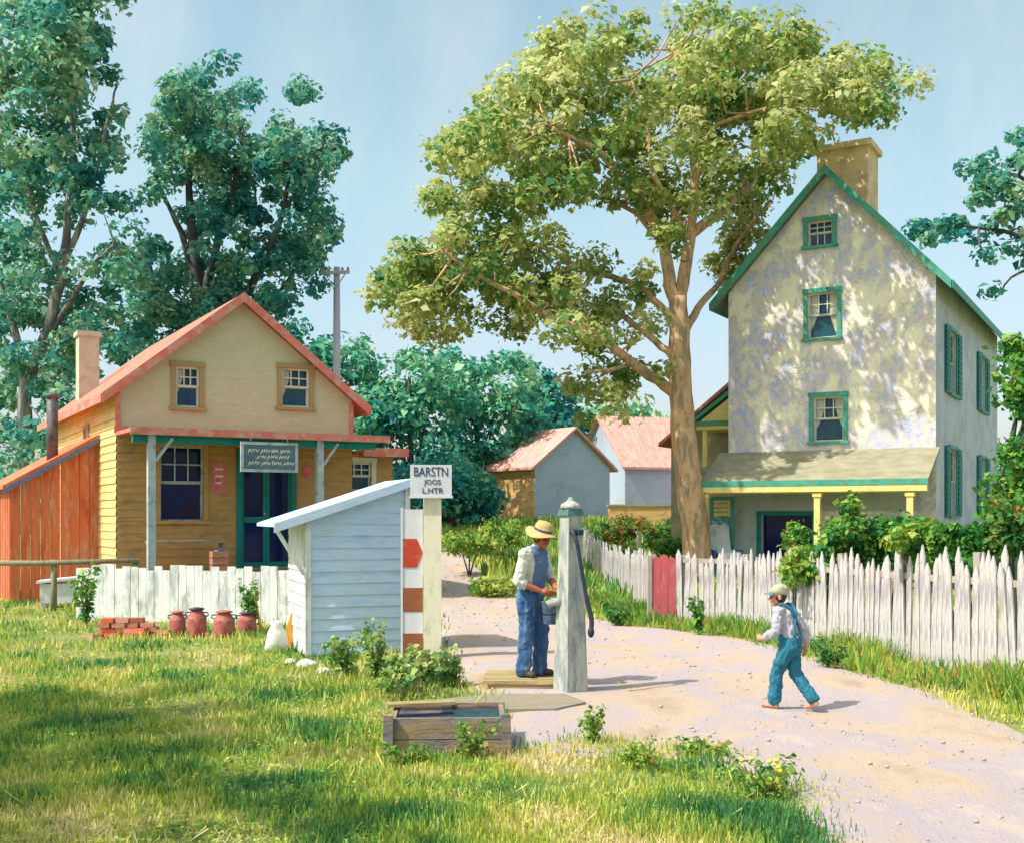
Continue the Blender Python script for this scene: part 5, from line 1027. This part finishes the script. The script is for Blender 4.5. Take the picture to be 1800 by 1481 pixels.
# ---------------------------------------------------------------- man at the pump (x ahead, y to his left)
mp_ = Vector(((934 - 900) * 12.62 / F, 12.62, .116)); man = thing('person', 'man in straw hat, white shirt and blue trousers bent over a bucket at the pump', 'person', mp_, -28)
b = MB(); k = .985
hip, chest, nk = Vector((-.02, 0, .90)), Vector((.02, 0, 1.24)), Vector((.065, 0, 1.42))
shR, shL = Vector((.02, -.185, 1.355)), Vector((.05, .175, 1.355)); elR, elL = Vector((-.045, -.235, 1.06)), Vector((.12, .22, 1.09)); wrR, wrL = Vector((.17, -.10, .955)), Vector((.275, .03, 1.0))
b.ell(hip, (.115, .15, .13)); b.ell(chest, (.125, .165, .19)); b.cap(hip, chest, .115, .125, 12); b.cap(chest + Vector((0, 0, .12)), nk + Vector((.035, 0, .05)), .06, .05); b.cap(shR, shL, .07, .07)
for sh, el, wr in ((shR, elR, wrR), (shL, elL, wrL)): b.cap(sh, el, .052, .042); b.cap(el, el.lerp(wr, .35), .043, .044); b.cap(el.lerp(wr, .35), wr, .044, .028)
hand(b, wrR, (.9, .30, -.22), (.25, .0, .95), (.1, .95, -.1), 1.0, .55); hand(b, wrL, (.75, -.55, -.25), (.2, .1, .95), (-.2, -.9, -.2), 1.0, .55)
kn, an = {}, {}
for s_, y, fx in ((-1, -.085, -.03), (1, .10, .06)):
    kn[s_] = Vector((fx + .02, y * 1.1, .49)); an[s_] = Vector((fx - .03, y * 1.15, .085)); b.cap(Vector((-.02, y, .86)), kn[s_], .085, .056); b.cap(kn[s_], an[s_], .054, .036)
hc = Vector((.135, 0, 1.535)); gaze = Vector((.92, -.30, -.26)); P, MH = head(b, hc, gaze, (.3, 0, 1), 1.0)
body = remesh(b.build('body', M_skin, man), .0065, 3); face_bits(P, MH, 1.0, body)
M_shirtw = mat('white_shirt', ['c4c2bc', 'd8d5cc', 'b4b8c4'], scale=7, bump=.4, bscale=18); M_bluelayer = mat('blue_layer_cloth', ['4a6890', '5f7ca4', '7090b4'], scale=7, bump=.4, bscale=18); M_jean = mat('blue_trousers', ['274878', '3f6492', '7f9cba'], scale=6, stretch=(2, 2, .5), bump=.5, bscale=14)
b = MB(); b.ell(chest + Vector((0, 0, .01)), (.14, .178, .20)); b.cap(hip + Vector((0, 0, .05)), chest, .135, .142, 12); b.cap(shR, shL, .083, .083); b.cap(nk - Vector((.01, 0, .04)), nk, .075, .066)
b.cap(shR, elR, .070, .060); b.cap(elR, elR.lerp(wrR, .12), .060, .057); b.cap(shL, elL, .070, .060); b.cap(elL, elL.lerp(wrL, .12), .06, .057)
for el, wr in ((elR, wrR), (elL, wrL)): q = el.lerp(wr, .16); b.cap(q, q + (wr - el).normalized() * .02, .062, .060)
remesh(b.build('shirt', M_shirtw, man), .007, 2, .034, .07)
b = MB(); b.ell(chest + Vector((.022, .015, 0)), (.143, .168, .20)); b.cap(hip + Vector((.022, .01, .08)), chest + Vector((.022, .01, 0)), .137, .142, 12); b.cap(shR.lerp(shL, .32) + Vector((.025, 0, .01)), shL.lerp(shR, .2) + Vector((.02, 0, .01)), .086, .08); remesh(b.build('blue_torso_layer', M_bluelayer, man), .007, 2, .026, .07)  # blue layer over the front of the shirt
b = MB(); b.ell(hip, (.15, .178, .145)); b.ell(hip + Vector((-.03, 0, -.05)), (.13, .165, .13))
for s_, y in ((-1, -.085), (1, .10)): b.cap(Vector((-.02, y, .84)), kn[s_], .112, .087); b.cap(kn[s_], an[s_] + Vector((.01, 0, -.015)), .087, .082)
remesh(b.build('trousers', M_jean, man), .007, 2, .05, .085)
M_boot = mat('dark_boots', ['3a3434', '54483f'], scale=7, rough=.6)
for s_ in (-1, 1): b = MB(); a = an[s_]; b.cap(a + Vector((-.03, 0, -.03)), a + Vector((.14, s_ * .03, -.048)), .047, .036); b.ell(a + Vector((-.03, 0, -.05)), (.045, .04, .035)); b.v = [(v[0], v[1], max(v[2], 0.0)) for v in b.v]; b.build('boot', M_boot, man)
b = MB(); b.ell(P(-.03, 0, .0), (.085, .078, .085), MH); b.build('hair', M_hair, man)
M_straw = mat('straw', ['b8965c', 'd0ae74', 'dcc08c'], scale=12, stretch=(1, 1, 4), bump=.5, bscale=60); M_band = mat('hat_band', ['4a5a70', '5c6c80'], scale=8)
HM = MH @ Matrix.Rotation(R(3), 3, 'Y')
def hatf(p, a): return P(-.016, 0, .066) + HM @ Vector((p.x * 1.12, p.y, p.z + (-.045 * (abs(math.sin(a)) ** 2) + .02 * math.cos(a * 2) if math.hypot(p.x, p.y) > .12 else 0) * (math.hypot(p.x, p.y) - .1) / .1))
b = MB(); b.lathe([(.096, .0), (.13, -.005), (.165, -.012), (.18, -.018), (.178, -.012), (.13, .003), (.098, .008), (.092, .07), (.075, .108), (.035, .12), (0, .115)], 28, fn=hatf); hat = b.build('straw_hat', M_straw, man)
b = MB(); b.lathe([(.1005, .009), (.0985, .035), (.096, .036), (.098, .008)], 28, fn=hatf); b.build('hat_band', M_band, hat)
# bucket hanging from his hands under the spout
M_tin = wornpaint('blue_tin', ['4a6484', '6a84a8', '3a4a70'], ['9ab0c4', '54506a'], scale=5, amount=.42, rough=.35)
rotm = Matrix.Rotation(R(-28), 3, 'Z'); grip = mp_ + rotm @ Vector((.245, -.035, .925))
bk = thing('bucket', 'blue tin bucket held in the man’s hands under the pump spout', 'bucket', grip + Vector((.015, 0, -.33)), 0)
b = MB(); b.lathe([(0, .0), (.08, 0), (.085, .005), (.108, .235), (.114, .24), (.112, .25), (.102, .245), (.078, .03), (0, .02)], 22); b.build('body', M_tin, bk)
b = MB(); b.lathe([(.0955, .10), (.0985, .105), (.1, .12), (.0965, .125)], 22); b.build('hoop', M_iron, bk)
b = MB(); b.tube([(.112 * math.cos(a), .012 * math.cos(a), .235 + .10 * math.sin(a)) for a in np.linspace(0, math.pi, 13)], .006, 6); b.build('handle', M_iron, bk)
# ---------------------------------------------------------------- boy walking away up the road
bp_ = Vector(((1386 - 900) * 11.0 / F, 11.0, .03)); boy = thing('person', 'small boy in teal overalls and pale cap striding away along the dirt road', 'person', bp_, 140); s = .70
V3 = lambda x, y, z: Vector((x, y, z)) * s
b = MB(); hip, chest, nk = V3(-.02, 0, .90), V3(.05, 0, 1.22), V3(.10, 0, 1.40)
shR, shL = V3(.06, -.17, 1.34), V3(.07, .17, 1.34); elR, wrR = V3(-.12, -.25, 1.10), V3(-.13, -.27, .86); elL, wrL = V3(.06, .27, 1.09), V3(.27, .24, .97)
b.ell(hip, tuple(V3(.12, .145, .14))); b.ell(chest, tuple(V3(.12, .15, .19))); b.cap(hip, chest, .12 * s, .125 * s, 12); b.cap(chest + V3(0, 0, .12), nk + V3(.03, 0, .05), .06 * s, .052 * s); b.cap(shR, shL, .065 * s, .065 * s)
for sh, el, wr in ((shR, elR, wrR), (shL, elL, wrL)): b.cap(sh, el, .048 * s, .042 * s); b.cap(el, wr, .043 * s, .03 * s)
hand(b, wrR, (.1, .0, -1), (.9, 0, .1), (.1, .9, 0), s * .95, .35); hand(b, wrL, (.8, -.1, .1), (.0, 0, 1), (0, -1, 0), s * .95, .6)
kn = {1: V3(.13, .09, .50), -1: V3(-.05, -.09, .50)}; an = {1: V3(.17, .09, .09), -1: V3(-.33, -.10, .14)}
for q in (1, -1): b.cap(V3(-.02, .085 * q, .86), kn[q], .085 * s, .06 * s); b.cap(kn[q], an[q], .058 * s, .038 * s)
hc = V3(.15, .02, 1.545); P, MH = head(b, hc, (.75, .62, -.02), (.05, 0, 1), s * 1.16)
for q in (1, -1):                            # bare feet
    a = an[q]; toe = a + (V3(.17, 0, -.055) if q == 1 else V3(.12, 0, -.105)); b.cap(a + V3(-.03, 0, -.045), toe, .04 * s, .028 * s); b.ell(toe, (.032 * s, .045 * s, .024 * s))
body = remesh(b.build('body', M_skinboy, boy), .005, 3); face_bits(P, MH, s * 1.16, body)
M_grshirt = mat('grey_shirt', ['9a98a8', 'b0aeb8', 'c0bcb8'], scale=9, bump=.4, bscale=22); M_overall = wornpaint('teal_denim', ['1f6480', '2a7488', '245a8a'], ['3a7a90', '285070'], scale=5, amount=.42, bump=.3)
b = MB(); b.ell(chest + V3(0, 0, .01), tuple(V3(.14, .172, .20))); b.cap(hip + V3(0, 0, .08), chest, .135 * s, .142 * s, 12); b.cap(shR, shL, .085 * s, .085 * s); b.cap(nk - V3(.01, 0, .05), nk, .078 * s, .07 * s)
for sh, el, wr in ((shR, elR, wrR), (shL, elL, wrL)): b.cap(sh, el, .072 * s, .066 * s); b.cap(el, el.lerp(wr, .72), .066 * s, .058 * s)
remesh(b.build('shirt', M_grshirt, boy), .006, 2, .03, .05)
b = MB(); b.ell(hip, tuple(V3(.158, .178, .16))); b.ell(hip + V3(-.04, 0, -.06), tuple(V3(.13, .165, .13))); b.cap(hip, hip.lerp(chest, .3), .148 * s, .146 * s, 12)
for q in (1, -1): b.cap(V3(-.02, .085 * q, .84), kn[q], .112 * s, .09 * s); b.cap(kn[q], kn[q].lerp(an[q], .92), .09 * s, .088 * s)
ov = remesh(b.build('overalls', M_overall, boy), .006, 2, .038, .06)
def strap(pts):
    b = MB(); P_ = sub([Vector(p) for p in pts], 4); b.tube(P_, .014, 6); return b.build('strap', M_overall, ov)
strap([V3(-.135, .09, 1.02), V3(-.115, .05, 1.15), V3(-.105, -.01, 1.27), V3(-.055, -.07, 1.40), V3(.06, -.095, 1.445), V3(.16, -.09, 1.36)])
strap([V3(-.135, -.09, 1.02), V3(-.115, -.05, 1.15), V3(-.105, .01, 1.27), V3(-.055, .07, 1.40), V3(.06, .095, 1.445), V3(.16, .09, 1.36)])
b = MB(); b.ell(P(-.018, 0, .0), (.088 * s * 1.16, .08 * s * 1.16, .085 * s * 1.16), MH); b.build('hair', M_hair, boy)
M_cap = mat('pale_green_cap', ['a0a088', 'b4b296', '8f8c90'], scale=10, bump=.3)
e = s * 1.16; b = MB(); b.ell(P(-.012, 0, .065), (.112 * e, .10 * e, .072 * e), MH); b.ell(P(-.03, 0, .10), (.10 * e, .098 * e, .055 * e), MH); cp = remesh(b.build('cap', M_cap, boy), .006, 4, .012, .05)
b = MB(); vs = []
for j, (r_, z) in enumerate(((.09, .05), (.125, .052), (.155, .042), (.155, .034), (.125, .043), (.09, .042))):
    for i in range(9): a = -1.0 + 2.0 * i / 8; vs.append(P(r_ * math.cos(a) * 1.03, r_ * math.sin(a) * .9, z - .012 * abs(math.sin(a))))
b.add(vs, [(j * 9 + i, j * 9 + i + 1, ((j + 1) % 6) * 9 + i + 1, ((j + 1) % 6) * 9 + i) for j in range(6) for i in range(8)], 0, True); b.build('visor', M_bluelayer, cp)
